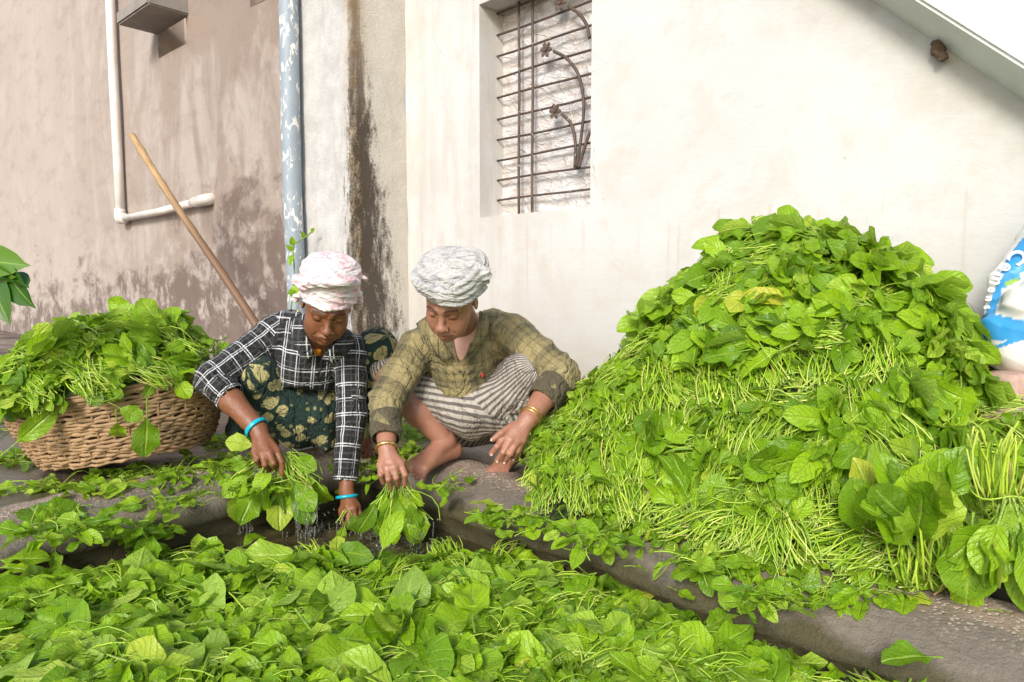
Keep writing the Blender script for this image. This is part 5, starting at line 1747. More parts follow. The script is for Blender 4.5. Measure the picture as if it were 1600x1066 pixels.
def foot(heel, ank, shin, balls, toes, r=.0095):
    pts = [heel, ank, shin] + balls + [q for t_ in toes for q in t_]
    A = np.array([A3(p) for p in pts]); S_ = Sculpt(A.min(0) - .06, A.max(0) + .06, .0028)
    S_.cap(A3(shin), A3(ank), .046, .030, .01)
    S_.cap(A3(ank), A3(heel), .030, .027, .02)
    for b in balls:
        S_.cap(A3(ank), A3(b), .026, .0145, .016); S_.cap(A3(heel), A3(b), .022, .0135, .016)
    for i in range(len(balls) - 1): S_.cap(A3(balls[i]), A3(balls[i + 1]), .0145, .0145, .01)
    for i, t_ in enumerate(toes):
        rr_ = r * (1.25 if i == 0 else .95 - .05 * i)
        for a, b in zip(t_[:-1], t_[1:]): S_.cap(A3(a), A3(b), rr_, rr_ * .95, .004)
    V, Q = S_.mesh(1)
    return V, Q, None
hb = P(572, 690, 2.52)
meshes.append(foot(P(575, 690, 2.58), P(573, 672, 2.55), P(580, 600, 2.50), [P(562, 706, 2.44), P(572, 708, 2.44), P(580, 706, 2.46)],
                   [[P(562, 706, 2.44), P(560, 712, 2.39)], [P(570, 708, 2.44), P(568, 714, 2.39)], [P(577, 708, 2.44), P(576, 713, 2.40)], [P(582, 706, 2.46), P(583, 711, 2.41)]]))
V, Q, T = join_meshes(meshes)
body1 = under(p1, quads_obj('body', V, Q, M['skin1'], attrs={'tone': T}))

# shirt
def shirt1():
    S_ = Sculpt(A3(P(290, 640, 2.3)) - (.06, .30, .30), A3(P(580, 470, 2.4)) + (.10, .42, .10), .0042)
    S_.cap(A3(P(452, 522, 2.47)), A3(P(530, 545, 2.44)), .082, .072, .03)          # shoulders
    S_.cap(A3(P(486, 560, 2.44)), A3(P(478, 600, 2.50)), .125, .130, .05)           # chest to belly
    S_.ell(A3(P(478, 560, 2.56)), (.18, .15, .16), None, .05)                       # back
    S_.cap(A3(P(468, 600, 2.60)), A3(P(470, 640, 2.66)), .15, .15, .05)
    S_.cap(A3(P(450, 520, 2.46)), A3(shR), .075, .066, .03)
    S_.cap(A3(shR), A3(elR), .064, .056, .02); S_.cap(A3(elR), A3(P(362, 622, 2.24)), .055, .050, .012)
    S_.cap(A3(P(530, 545, 2.42)), A3(shL), .066, .060, .03)
    S_.cap(A3(shL), A3(elL), .058, .048, .02)
    # neckline: V opening
    S_.cap(A3(P(495, 512, 2.26)), A3(P(495, 538, 2.28)), .044, .022, .008, 'sub'); S_.cap(A3(P(495, 538, 2.28)), A3(P(494, 562, 2.28)), .016, .005, .006, 'sub')
    # hem
    h = P(478, 606, 2.34)
    S_.cut(A3(h), (-.05, -.25, -1), A3(P(405, 640, 2.3)) - (.0, .2, .2), A3(P(532, 560, 2.5)) + (.0, .3, .02), k=.008)
    cuff(S_, elR, P(362, 622, 2.24), .052, .047)
    V, Q = S_.mesh(1); return V, Q
V, Q = shirt1()
V = wrinkle(V, Q, .0075, 13, [(.5, .1, .9), (-.8, .2, .5)], 1, .8)
V = wrinkle(V, Q, .0026, 30, [(.7, .3, .6)], 2, .8)
chx = P(487, 560, 2.3)
ex = Vector((1, .25, -.12)).normalized(); ez = Vector((.10, -.25, 1)).normalized()
fr1 = [dict(type='flat', a=P(486, 545, 2.42), b=P(478, 605, 2.50), r=.13, e=tuple(ex), g=tuple(ez)),
       dict(type='flat', a=P(455, 520, 2.45), b=P(530, 545, 2.44), r=.075, e=tuple(ex), g=tuple(ez)),
       dict(type='tube', a=shR, b=elR, r=.062), dict(type='tube', a=elR, b=P(362, 622, 2.24), r=.054, v0=.25, ref=(-.2, -1, .6)),
       dict(type='tube', a=shL, b=elL, r=.056)]
sh1 = under(p1, quads_obj('shirt', V, Q, M['plaid1'], uv_loop=cloth_uv(V, Q, fr1)))
# long left sleeve down to the cuff, its own piece so that the cloth can be finer
S_ = Sculpt(A3(P(560, 640, 2.35)) - (.12, .14, .32), A3(P(550, 560, 2.35)) + (.10, .14, .05), .0038)
ce = P(539, 752, 2.255)
S_.cap(A3(P(549, 590, 2.375)), A3(elL), .055, .050, .01); S_.cap(A3(elL), A3(ce), .049, .041, .015)
cuff(S_, elL, ce, .045, .037)
V, Q = S_.mesh(1)
V = wrinkle(V, Q, .0060, 15, [(.2, .1, 1), (.9, .1, .35)], 6, .7)
under(p1, quads_obj('sleeve', V, Q, M['plaid1'], uv_loop=cloth_uv(V, Q, [dict(type='tube', a=P(549, 590, 2.375), b=elL, r=.053, v0=.10), dict(type='tube', a=elL, b=ce, r=.047, v0=.248)])))
# undershirt and orange blouse at the neck
S_ = Sculpt(A3(P(495, 550, 2.36)) - .14, A3(P(495, 550, 2.36)) + .14, .005)
S_.ell(A3(P(494, 585, 2.40)), (.06, .085, .065), None, 0)
V, Q = S_.mesh(1)

# collar flaps and placket
_bl = [[P(489, 541, 2.318), P(495, 545, 2.314), P(502, 546, 2.318)], [P(489, 552, 2.316), P(494, 556, 2.312), P(500, 555, 2.316)]]
def pch(name, rows, th, mat, par, us=.05):
    g = [[P(*p) for p in row] for row in rows]
    gg = []
    for row in g: gg.append(smoothpath(row, 4) if len(row) > 2 else row)
    uv = []
    for i, row in enumerate(gg):
        for p in row: uv.append((p.x * .7 + .03, p.z * 1.1 + i * .001))
    return under(par, patch(name, gg, th, mat, None, uv))
under(p1, patch('blouse', _bl, .002, M['orange_cloth'], None))
pch('collar', [[(471, 492, 2.30), (474, 512, 2.27), (482, 532, 2.255), (492, 553, 2.265)], [(462, 497, 2.32), (463, 518, 2.275), (470, 540, 2.255), (483, 560, 2.27)], [(455, 505, 2.335), (456, 524, 2.295), (464, 544, 2.275), (474, 562, 2.29)]], .003, M['plaid1'], p1)
pch('collar', [[(538, 516, 2.30), (530, 530, 2.27), (516, 545, 2.255), (503, 560, 2.265)], [(547, 522, 2.31), (540, 538, 2.275), (526, 553, 2.26), (513, 566, 2.275)], [(553, 530, 2.325), (547, 546, 2.295), (534, 559, 2.28), (522, 569, 2.295)]], .003, M['plaid1'], p1)

# skirt
def skirt1():
    lo = A3(P(345, 720, 2.5)) - (.04, .32, .02); hi = A3(P(620, 500, 2.4)) + (.03, .50, .05)
    S_ = Sculpt(lo, hi, .0048)
    kR, kL = P(402, 585, 2.37), P(588, 546, 2.46)
    pel = P(478, 655, 2.72)
    S_.cap(A3(pel), A3(kR), .13, .078, .05); S_.cap(A3(pel), A3(kL), .12, .076, .05)
    S_.ell(A3(P(470, 648, 2.50)), (.145, .12, .115), None, .05)
    S_.cap(A3(P(452, 640, 2.44)), A3(P(457, 686, 2.42)), .085, .035, .04)
    S_.cap(A3(P(500, 650, 2.46)), A3(P(512, 690, 2.46)), .075, .040, .04)
    S_.cap(A3(kR), A3(P(430, 650, 2.44)), .066, .060, .04)
    S_.cap(A3(kL), A3(P(566, 668, 2.52)), .070, .058, .03)
    S_.cap(A3(P(395, 640, 2.60)), A3(P(372, 672, 2.58)), .09, .055, .03)
    S_.cut(A3(G(470, 712, .02)), (0, 0, -1), k=.01)
    V, Q = S_.mesh(1); return V, Q, kR, kL
V, Q, kR, kL = skirt1()
V = wrinkle(V, Q, .0110, 10, [(1, .2, .15)], 11, .7, .8)
V = wrinkle(V, Q, .0025, 17, [(.8, .1, .5)], 12, .8)
fs1 = [dict(type='flat', a=P(470, 620, 2.5), b=P(470, 690, 2.45), r=.12, e=(1, .2, 0), g=(0, -.3, 1)), dict(type='tube', a=P(478, 655, 2.72), b=kR, r=.09), dict(type='tube', a=kL, b=P(566, 668, 2.52), r=.07),
       dict(type='tube', a=P(478, 655, 2.72), b=kL, r=.09)]
under(p1, quads_obj('skirt', V, Q, M['floral'], uv_loop=cloth_uv(V, Q, fs1)))
# head cloth
build_turban('head_cloth', hd1, M['turban1'], None,
    [(0, .016, .052, .089, .108, .100, .02), (-.035, .030, .098, .058, .066, .050, .03), (.03, .035, .100, .062, .062, .048, .03)],
    [([(-.088, .0, .060), (-.070, -.060, .108), (-.010, -.082, .128), (.045, -.066, .128), (.080, -.020, .105)], .012, .010),
     ([(-.090, .01, .045), (-.080, -.045, .085), (-.04, -.075, .118)], .012, .008),
     ([(-.090, .04, .045), (-.100, .015, .065), (-.088, -.01, .085)], .014, .008),
     ([(-.100, .05, -.035), (-.094, .03, -.012), (-.082, .02, .012)], .010, .008),
     ([(-.078, -.060, .040), (.0, -.100, .046), (.078, -.045, .046)], -.005, .010),
     ([(.078, .01, .05), (.090, .035, .015), (.104, .050, -.045)], .016, .012),
     ([(.080, .02, .105), (.100, .015, .100), (.108, .02, .085)], .006, .006)],
    [((0, -.07, .026), (0, -.16, -1))], 1, .0060)
tb1 = bpy.data.objects['head_cloth']; under(p1, tb1)
# bindi, earrings, nose stud, bangles
under(p1, ballish('bindi', hp_(hd1, 0, -.0935, .022), (.0032, .0020, .0036), M['red'], None))
under(p1, ballish('forehead_mark', hp_(hd1, 0, -.0945, .0125), (.0026, .0020, .0022), M['gold'], None))
under(p1, ballish('nose_stud', hp_(hd1, .0185, -.103, -.038), (.0022, .0022, .0022), M['gold'], None))
under(p1, ballish('earring', hp_(hd1, -.084, .0, -.042), (.0045, .0045, .006), M['gold'], None))
w1 = elR.lerp(wrR, .955)
under(p1, torus('bangle', w1, (wrR - elR), .0365, .0035, M['turquoise'], None, 2.2))
w2 = P(542, 776, 2.225)
under(p1, torus('bangle', w2, (Vector((.12, -.30, -1))), .034, .0034, M['turquoise'], None, 1.6))
# shirt buttons
for px, py, Y in ((496, 578, 2.30), (497, 592, 2.31)):
    pass

# ================================================================== the person with the grey head cloth (right)
p2 = empty('person', G(720, 725, 0))
bpy.context.view_layer.update()
tag(p2, 'squatting person in olive plaid shirt and grey head cloth washing a bunch', 'person')
hd2 = head(690, 494, 2.06, math.radians(-20), math.radians(34), math.radians(9), 1.02)
neck2 = P(724, 512, 2.41)
meshes = [sculpt_head(hd2, neck2, wide=1.04, nose_w=1.25)]
sR, eR, wR = P(652, 545, 2.38), P(604, 625, 2.24), P(604, 700, 2.09)
sL, eL, wL = P(800, 525, 2.42), P(878, 584, 2.26), P(825, 656, 2.10)
meshes.append(arm_mesh(eR, wR, .040, .027,
    [P(595, 727, 2.06), P(605, 732, 2.045), P(616, 731, 2.045), P(626, 725, 2.06)],
    [[P(595, 727, 2.06), P(595, 742, 2.04), P(599, 754, 2.06)], [P(605, 732, 2.045), P(607, 749, 2.02), P(611, 763, 2.05)],
     [P(616, 731, 2.045), P(619, 747, 2.03), P(621, 758, 2.06)], [P(626, 725, 2.06), P(633, 742, 2.04), P(632, 758, 2.06)],
     [P(612, 712, 2.08), P(630, 722, 2.07), P(637, 736, 2.08)]], .0098))
meshes.append(arm_mesh(eL, wL, .043, .030,
    [P(789, 682, 2.06), P(798, 688, 2.055), P(808, 690, 2.06), P(816, 688, 2.07)],
    [[P(789, 682, 2.06), P(777, 698, 2.04), P(768, 709, 2.05)], [P(798, 688, 2.055), P(786, 707, 2.04), P(777, 720, 2.06)],
     [P(808, 690, 2.06), P(797, 709, 2.04), P(788, 722, 2.07)], [P(816, 688, 2.07), P(809, 704, 2.06), P(802, 717, 2.08)],
     [P(803, 664, 2.085), P(783, 677, 2.05), P(770, 687, 2.05)]], .0105))
k2R, k2L = P(612, 590, 2.40), P(824, 582, 2.34)
an = P(694, 688, 2.38)
meshes.append(limb([k2R, P(655, 642, 2.39), an], [.056, .052, .034]))
meshes.append(foot(P(709, 703, 2.405), P(697, 690, 2.385), P(676, 666, 2.39),
    [P(664, 733, 2.27), P(657, 731, 2.28), P(651, 728, 2.29), P(647, 724, 2.30)],
    [[P(664, 736, 2.27), P(659, 752, 2.23)], [P(656, 733, 2.28), P(651, 747, 2.24)], [P(651, 730, 2.29), P(646, 742, 2.25)], [P(647, 726, 2.30), P(643, 737, 2.27)], [P(645, 722, 2.31), P(641, 731, 2.28)]], .0088))
meshes.append(foot(P(818, 700, 2.52), P(812, 690, 2.46), P(822, 640, 2.42),
    [P(768, 738, 2.32), P(776, 735, 2.33), P(784, 733, 2.34), P(790, 731, 2.35)],
    [[P(766, 741, 2.31), P(757, 752, 2.26)], [P(775, 738, 2.32), P(770, 750, 2.27)], [P(782, 736, 2.33), P(779, 748, 2.28)], [P(788, 734, 2.34), P(787, 745, 2.29)], [P(793, 731, 2.35), P(793, 741, 2.31)]], .0092))
V, Q, T = join_meshes(meshes)
under(p2, quads_obj('body', V, Q, M['skin2'], attrs={'tone': T}))
for (x, y, Y) in ((768, 711, 2.038), (777, 722, 2.048), (788, 724, 2.058), (802, 719, 2.068), (768, 688, 2.038)):
    under(p2, ballish('fingernail', P(x, y, Y), (.0042, .003, .0045), M['nail'], None))
for (x, y, Y) in ((659, 754, 2.222), (757, 753, 2.252)):
    under(p2, ballish('toenail', P(x, y - 3, Y), (.0055, .004, .005), M['nail'], None))

def shirt2():
    S_ = Sculpt(A3(P(570, 700, 2.2)) - (.05, .14, .03), A3(P(915, 480, 2.35)) + (.04, .44, .10), .0042)
    S_.cap(A3(P(680, 535, 2.44)), A3(P(780, 522, 2.47)), .078, .080, .03)
    S_.cap(A3(P(722, 560, 2.42)), A3(P(724, 612, 2.46)), .120, .125, .05)
    S_.ell(A3(P(735, 560, 2.56)), (.19, .15, .16), None, .05)
    S_.cap(A3(P(735, 600, 2.62)), A3(P(735, 645, 2.68)), .15, .15, .05)
    S_.cap(A3(P(680, 535, 2.43)), A3(sR), .075, .066, .03)
    S_.cap(A3(sR), A3(eR), .066, .062, .025); S_.cap(A3(eR), A3(P(602, 682, 2.13)), .060, .046, .015)
    S_.cap(A3(P(770, 520, 2.46)), A3(sL), .082, .074, .03)
    S_.cap(A3(sL), A3(eL), .074, .062, .03); S_.cap(A3(eL), A3(P(852, 622, 2.18)), .060, .056, .015)
    S_.cap(A3(P(722, 505, 2.28)), A3(P(722, 532, 2.28)), .050, .032, .006, 'sub', ((0, 1, 0), 2.6)); S_.cap(A3(P(722, 532, 2.28)), A3(P(718, 572, 2.285)), .032, .007, .004, 'sub', ((0, 1, 0), 3.0))
    S_.cap(A3(P(720, 590, 2.27)), A3(P(722, 620, 2.28)), .004, .018, .004, 'sub')
    S_.cut(A3(P(722, 632, 2.36)), (.10, -.30, -1), A3(P(650, 700, 2.3)) - (.0, .2, .1), A3(P(792, 560, 2.5)) + (.0, .3, .0), k=.008)
    cuff(S_, eR, P(602, 682, 2.13), .05, .038); cuff(S_, eL, P(852, 622, 2.18), .058, .048)
    V, Q = S_.mesh(1); return V, Q
V, Q = shirt2()
V = wrinkle(V, Q, .0080, 12, [(.6, .1, .8), (-.7, .2, .6)], 21, .8)
V = wrinkle(V, Q, .0028, 28, [(.2, .3, .9)], 22, .8)
ex = Vector((1, -.12, .10)).normalized(); ez = Vector((-.05, -.25, 1)).normalized()
fr2 = [dict(type='flat', a=P(722, 545, 2.42), b=P(724, 612, 2.46), r=.125, e=tuple(ex), g=tuple(ez)),
       dict(type='flat', a=P(690, 535, 2.44), b=P(780, 522, 2.47), r=.08, e=tuple(ex), g=tuple(ez)),
       dict(type='tube', a=sR, b=eR, r=.066), dict(type='tube', a=eR, b=P(602, 682, 2.13), r=.055, v0=.22),
       dict(type='tube', a=sL, b=eL, r=.068), dict(type='tube', a=eL, b=P(852, 622, 2.18), r=.060, v0=.24, ref=(.2, -1, .2))]
under(p2, quads_obj('shirt', V, Q, M['plaid2'], uv_loop=cloth_uv(V, Q, fr2)))
# rolled wet cuffs
def cuffmesh(a, b, r0, r1, seed):
    A = np.stack([A3(a), A3(b)]); S_ = Sculpt(A.min(0) - .09, A.max(0) + .09, .0034)
    S_.cap(A3(a), A3(b), r0, r1, 0); w = (A3(b) - A3(a)); w /= np.linalg.norm(w)
    S_.cut(A3(b), w); S_.cut(A3(a), -w)
    S_.cap(A3(b) - w * .03, A3(b) + w * .03, r1 - .010, r1 - .010, .004, 'sub')
    V, Q = S_.mesh(2); V = wrinkle(V, Q, .004, 14, [(.3, .1, 1)], seed, .6)
    return under(p2, quads_obj('cuff', V, Q, M['cuff2']))
cuffmesh(P(603, 652, 2.19), P(603, 687, 2.12), .055, .048, 5)
cuffmesh(P(868, 600, 2.22), P(846, 628, 2.165), .058, .055, 6)
S_ = Sculpt(A3(P(850, 640, 2.22)) - .1, A3(P(850, 640, 2.22)) + .1, .004)
S_.cap(A3(P(866, 628, 2.22)), A3(P(860, 668, 2.22)), .036, .016, 0); V, Q = S_.mesh(1); V = wrinkle(V, Q, .005, 12, [(1, 0, .2)], 8, .6)
under(p2, quads_obj('cuff', V, Q, M['cuff2']))
# pink undershirt with the bird print
S_ = Sculpt(A3(P(720, 560, 2.36)) - .17, A3(P(720, 560, 2.36)) + .17, .005)
S_.ell(A3(P(722, 560, 2.40)), (.085, .080, .120), None, 0); S_.cap(A3(P(739, 503, 2.355)), A3(P(722, 550, 2.37)), .034, .045, .03)
V, Q = S_.mesh(1)
under(p2, quads_obj('undershirt', V, Q, M['pink_cloth']))
def fronts(px, py, c, r):
    """where the ray meets the undershirt ellipsoid"""
    d = ray(px, py); o_ = CAMP - c
    R_ = Vector(r); dd = Vector((d.x / R_.x, d.y / R_.y, d.z / R_.z)); oo = Vector((o_.x / R_.x, o_.y / R_.y, o_.z / R_.z))
    a, b, cc = dd.dot(dd), 2 * dd.dot(oo), oo.dot(oo) - 1
    disc = b * b - 4 * a * cc
    tt = (-b - math.sqrt(disc)) / (2 * a) if disc > 0 else 2.3
    return CAMP + d * (tt - .004)
cU = P(722, 560, 2.40); rU = (.085, .080, .120)
for nm, poly, mt in (('bird_print', [(709, 545), (713, 541), (716, 549), (722, 548), (725, 551), (717, 553)], 'violet'), ('bird_print', [(708, 545), (712, 552), (719, 557), (711, 556)], 'blueprint'), ('bird_print', [(714, 533), (717, 536), (715, 543), (712, 543)], 'blueprint')):
    V = [fronts(x, y, cU, rU) for x, y in poly]
    under(p2, me_obj(nm, V, [tuple(range(len(V)))], M[mt], None, smooth=False))
# collar, placket edge, pocket, buttons
pch('collar', [[(668, 494, 2.31), (676, 514, 2.275), (690, 532, 2.262), (707, 556, 2.268)], [(659, 500, 2.325), (668, 520, 2.28), (682, 540, 2.262), (700, 562, 2.272)], [(651, 506, 2.335), (661, 528, 2.292), (675, 547, 2.275), (693, 565, 2.285)]], .0035, M['plaid2'], p2)
pch('collar', [[(749, 486, 2.31), (747, 506, 2.28), (741, 528, 2.265), (725, 562, 2.268)], [(757, 491, 2.322), (755, 511, 2.285), (748, 533, 2.268), (730, 566, 2.275)], [(764, 499, 2.335), (761, 517, 2.30), (753, 537, 2.285), (736, 567, 2.29)]], .0035, M['plaid2'], p2)
under(p2, ballish('button', P(719, 581, 2.285), (.0055, .003, .0055), M['button'], None))
under(p2, ballish('button', P(722, 622, 2.30), (.0045, .003, .0045), M['button'], None))

def skirt2():
    lo = A3(P(560, 720, 2.4)) - (.04, .28, .02); hi = A3(P(870, 530, 2.4)) + (.05, .50, .05)
    S_ = Sculpt(lo, hi, .0045)
    pel = P(730, 660, 2.72)
    S_.cap(A3(pel), A3(P(604, 580, 2.44)), .12, .068, .05); S_.cap(A3(pel), A3(k2L), .13, .082, .05)
    S_.cap(A3(P(652, 610, 2.42)), A3(P(730, 640, 2.40)), .070, .085, .04); S_.cap(A3(P(730, 640, 2.40)), A3(P(810, 612, 2.38)), .085, .080, .04)
    S_.cap(A3(P(670, 640, 2.42)), A3(P(740, 665, 2.42)), .035, .045, .04); S_.cap(A3(P(740, 665, 2.42)), A3(P(800, 650, 2.40)), .045, .055, .04)
    S_.cap(A3(k2L), A3(P(836, 676, 2.44)), .070, .050, .04)
    S_.cut(A3(G(740, 705, .02)), (0, 0, -1), k=.01)
    V, Q = S_.mesh(1); return V, Q
V, Q = skirt2()
V = wrinkle(V, Q, .0095, 8, [(.9, .1, .5), (.2, .2, .9)], 31, .7)
V = wrinkle(V, Q, .0022, 18, [(.9, .1, .2)], 32, .8)
fs2 = [dict(type='tube', a=P(650, 625, 2.46), b=P(795, 650, 2.46), r=.085), dict(type='tube', a=P(822, 560, 2.36), b=P(830, 690, 2.44), r=.078),
       dict(type='tube', a=P(604, 570, 2.44), b=P(640, 640, 2.5), r=.068), dict(type='tube', a=P(760, 640, 2.60), b=k2L, r=.10)]
under(p2, quads_obj('striped_skirt', V, Q, M['striped'], uv_loop=cloth_uv(V, Q, fs2)))
build_turban('head_cloth', hd2, M['turban2'], None,
    [(0, .018, .055, .083, .108, .088, .02), (.045, .030, .098, .064, .082, .048, .03), (-.040, .02, .098, .060, .078, .044, .03)],
    [([(-.092, -.010, .100), (-.078, -.066, .105), (-.035, -.104, .108), (.012, -.114, .100)], .015, .005),
     ([(-.090, .0, .085), (-.078, -.064, .085), (-.035, -.105, .090), (.010, -.115, .086)], -.009, .004),
     ([(-.012, -.108, .112), (.012, -.116, .092), (.022, -.112, .068)], -.0140, .004),
     ([(.012, -.104, .112), (.028, -.114, .098), (.024, -.112, .076)], -.012, .004),
     ([(.020, -.117, .088), (.060, -.100, .098), (.092, -.050, .108), (.106, .0, .104)], -.011, .004),
     ([(.020, -.118, .080), (.064, -.098, .080), (.095, -.050, .088), (.108, .0, .084)], -.011, .004),
     ([(.022, -.117, .072), (.066, -.096, .062), (.095, -.050, .067), (.106, .0, .062)], -.011, .004),
     ([(.020, -.112, .094), (.056, -.098, .114), (.086, -.050, .126), (.100, .0, .124)], -.010, .004),
     ([(.090, .01, .125), (.112, .0, .110), (.114, .0, .085)], .018, .006)],
    [((0, -.07, .034), (0, -.22, -1))], 2, .0075)
tb2 = [o for o in bpy.data.objects if o.name.startswith('head_cloth') and o.parent is None][0]; under(p2, tb2)
under(p2, ballish('nose_stud', hp_(hd2, .0200, -.104, -.038), (.0022, .0022, .0022), M['gold'], None))
under(p2, torus('bracelet', P(604, 701, 2.088), (wR - eR), .031, .0042, M['gold'], None, 1.3, beads=1))
under(p2, torus('bangle', eL.lerp(wL, .90), (wL - eL), .0345, .0022, M['gold'], None, 1.2)); under(p2, torus('bangle', eL.lerp(wL, .945), (wL - eL), .034, .0022, M['gold'], None, 1.2))
under(p2, torus('toe_ring', P(772, 744, 2.285), (-.2, -.7, -.4), .0105, .0016, M['nail'], None))
# small red mark on the pocket
o = under(p2, ballish('pocket_mark', P(754, 586, 2.325), (.0045, .003, .008), M['red'], None))
# ================================================================== dripping bunches held in the hands
def held(name_label, root, Y, blades, stems, seed, sc=(.75, 1.05), width=.03, spread=.5, group=None):
    r = random.Random(seed)
    c = P(root[0], root[1], Y)
    e = empty('leaf_bunch', c); tag(e, name_label, 'bunch of greens')
    for i in range(blades):
        a = r.uniform(-1, 1)
        d = Vector((a * spread + r.gauss(0, .12), r.uniform(-.35, .15), -1))
        k = r.choice((0, 1, 4, 8, 3, 11, 2)); o = bpy.data.objects.new('leaf', LM[k]); link(o, e)
        o.matrix_local = frame(d, (r.uniform(-.4, .4), -1, .2), (a * width, r.uniform(-.02, .02), -.01 + r.uniform(-.03, .012)), r.uniform(*sc), r.uniform(-.5, .5))
    idx, mats, tn = [], [], []
    for i in range(stems):
        a = r.uniform(-1, 1)
        d = Vector((a * .9 + r.gauss(0, .2), r.uniform(-.35, .2), -r.uniform(.6, 1)))
        idx.append(r.randrange(5)); mats.append(frame(d, (0, -1, 0), (a * width, r.uniform(-.02, .02), r.uniform(-.03, .02)), r.uniform(.6, 1.05), r.uniform(0, 6))); tn.append(r.random())
    o = batch_obj('stems', ST, idx, mats, tn, M['stem'], e); o['kind'] = 'stuff'
    return e
h2 = held('dripping bunch hanging from the hand of the olive-shirted person', (618, 752), 2.06, 22, 16, 5, (.72, 1.0), .034, .34)
h1 = held('bunch with leaves splayed left in the hand of the black-shirted person', (424, 722), 2.16, 20, 8, 9, (.8, 1.15), .050, .85)
# stems of the left bunch fan out to the right
r = random.Random(3); idx, mats, tn = [], [], []
a0 = P(450, 712, 2.17)
for i in range(46):
    d = P(470 + r.gauss(20, 22), 765 + r.gauss(8, 14), 2.12 + r.gauss(0, .04)) - a0
    idx.append(r.randrange(5)); mats.append(frame(d, (0, -1, 0), a0 + Vector((r.gauss(0, .016), r.gauss(0, .012), r.gauss(0, .012))), r.uniform(.7, .95), r.uniform(0, 6))); tn.append(.3 + .6 * r.random())
o = batch_obj('stems', ST, idx, mats, tn, M['stem'], h1); o['kind'] = 'stuff'; o.matrix_parent_inverse = Matrix.Translation(-h1.location)
for a, b, ya, yb, k in [((408, 700), (352, 688), 2.15, 2.12, 8), ((400, 715), (362, 735), 2.13, 2.10, 3), ((450, 705), (492, 735), 2.16, 2.12, 5), ((415, 735), (405, 800), 2.12, 2.10, 8), ((440, 750), (432, 825), 2.13, 2.12, 4), ((455, 735), (468, 830), 2.14, 2.13, 4), ((430, 735), (395, 765), 2.10, 2.06, 11)]:
    A, B = P(a[0], a[1], ya), P(b[0], b[1], yb); L = float(LT[k][0][:, 0].max())
    o = bpy.data.objects.new('leaf', LM[k]); link(o); o.parent = h1; o.matrix_parent_inverse = Matrix.Translation(-h1.location)
    o.matrix_world = frame(B - A, (0, -1, .3), A, (B - A).length / L, .2)
    o.matrix_basis = o.matrix_world
    o.matrix_basis = frame(B - A, (0, -1, .3), A, (B - A).length / L, .2)
# small sprig in the hand that is in the water
h3 = held('small sprig pinched in the hand dipped in the water', (545, 792), 2.17, 3, 3, 12, (.35, .5), .008, .3)

# water falling from the bunches
t = NT('falling_water')
g = t.n('BsdfPrincipled', {'Base Color': (.93, .93, .90, 1), 'Roughness': .03, 'IOR': 1.33, 'Transmission Weight': .93}); t.t.links.new(g.outputs[0], t.out.inputs[0])
M['drip'] = t.m
def drips(name, regs, n, seed, label):
    r = random.Random(seed); parts = []
    for i in range(n):
        x0, x1, y0, y1, Y = r.choice(regs)
        x = r.uniform(x0, x1); y = r.uniform(y0, y1)
        if r.random() < .45:
            L_ = r.uniform(8, 45); pts = [P(x + .6 * math.sin(q + i), min(y + L_ * q / 6, y1 + 12), Y) for q in range(7)]
            if (pts[0] - pts[-1]).length < .01: continue
            parts.append(tube(pts, [.0006 + .0018 * abs(math.sin(q * 1.3 + i)) for q in range(7)], 6))
        else:
            c = P(x, y, Y + r.uniform(-.03, .03)); rr_ = r.uniform(.0010, .0030)
            pts = [c + Vector((0, 0, 1)) * rr_ * q for q in (-1.2, -.8, 0, .9, 1.8)]
            parts.append(tube(pts, [rr_ * .2, rr_ * .8, rr_, rr_ * .6, rr_ * .1], 6))
    v, f, tt = merge(parts)
    o = me_obj(name, v, f, M['drip']); tag(o, label, 'water drips', kind='stuff'); return o
drips('falling_water', [(370, 400, 780, 835, 2.12), (440, 510, 770, 835, 2.12), (460, 500, 780, 835, 2.10), (495, 540, 790, 830, 2.16)], 70, 4, 'streams of water running off the left bunch')
drips('falling_water', [(585, 610, 790, 860, 2.05), (640, 690, 790, 865, 2.04), (600, 680, 830, 872, 2.03), (555, 590, 820, 850, 2.1)], 70, 5, 'streams of water running off the bunch in the right hand')
# splash crowns on the surface
parts = []; r = random.Random(6)
for cx, cy in ((485, 835), (510, 825), (600, 858), (650, 868), (680, 862), (385, 832), (545, 832)):
    c = G(cx, cy, wz_)
    for k in range(9):
        a = r.uniform(0, 6.28); rd = r.uniform(.006, .03); q = c + Vector((math.cos(a) * rd, math.sin(a) * rd, 0))
        tip = q + Vector((math.cos(a) * .008, math.sin(a) * .008, r.uniform(.006, .022)))
        parts.append(tube([q, q.lerp(tip, .5), tip], [.0035, .0022, .0008], 5))
v, f, tt = merge(parts); o = me_obj('splash', v, f, M['drip']); tag(o, 'little splashes on the tank water under the bunches', 'splash', kind='stuff')

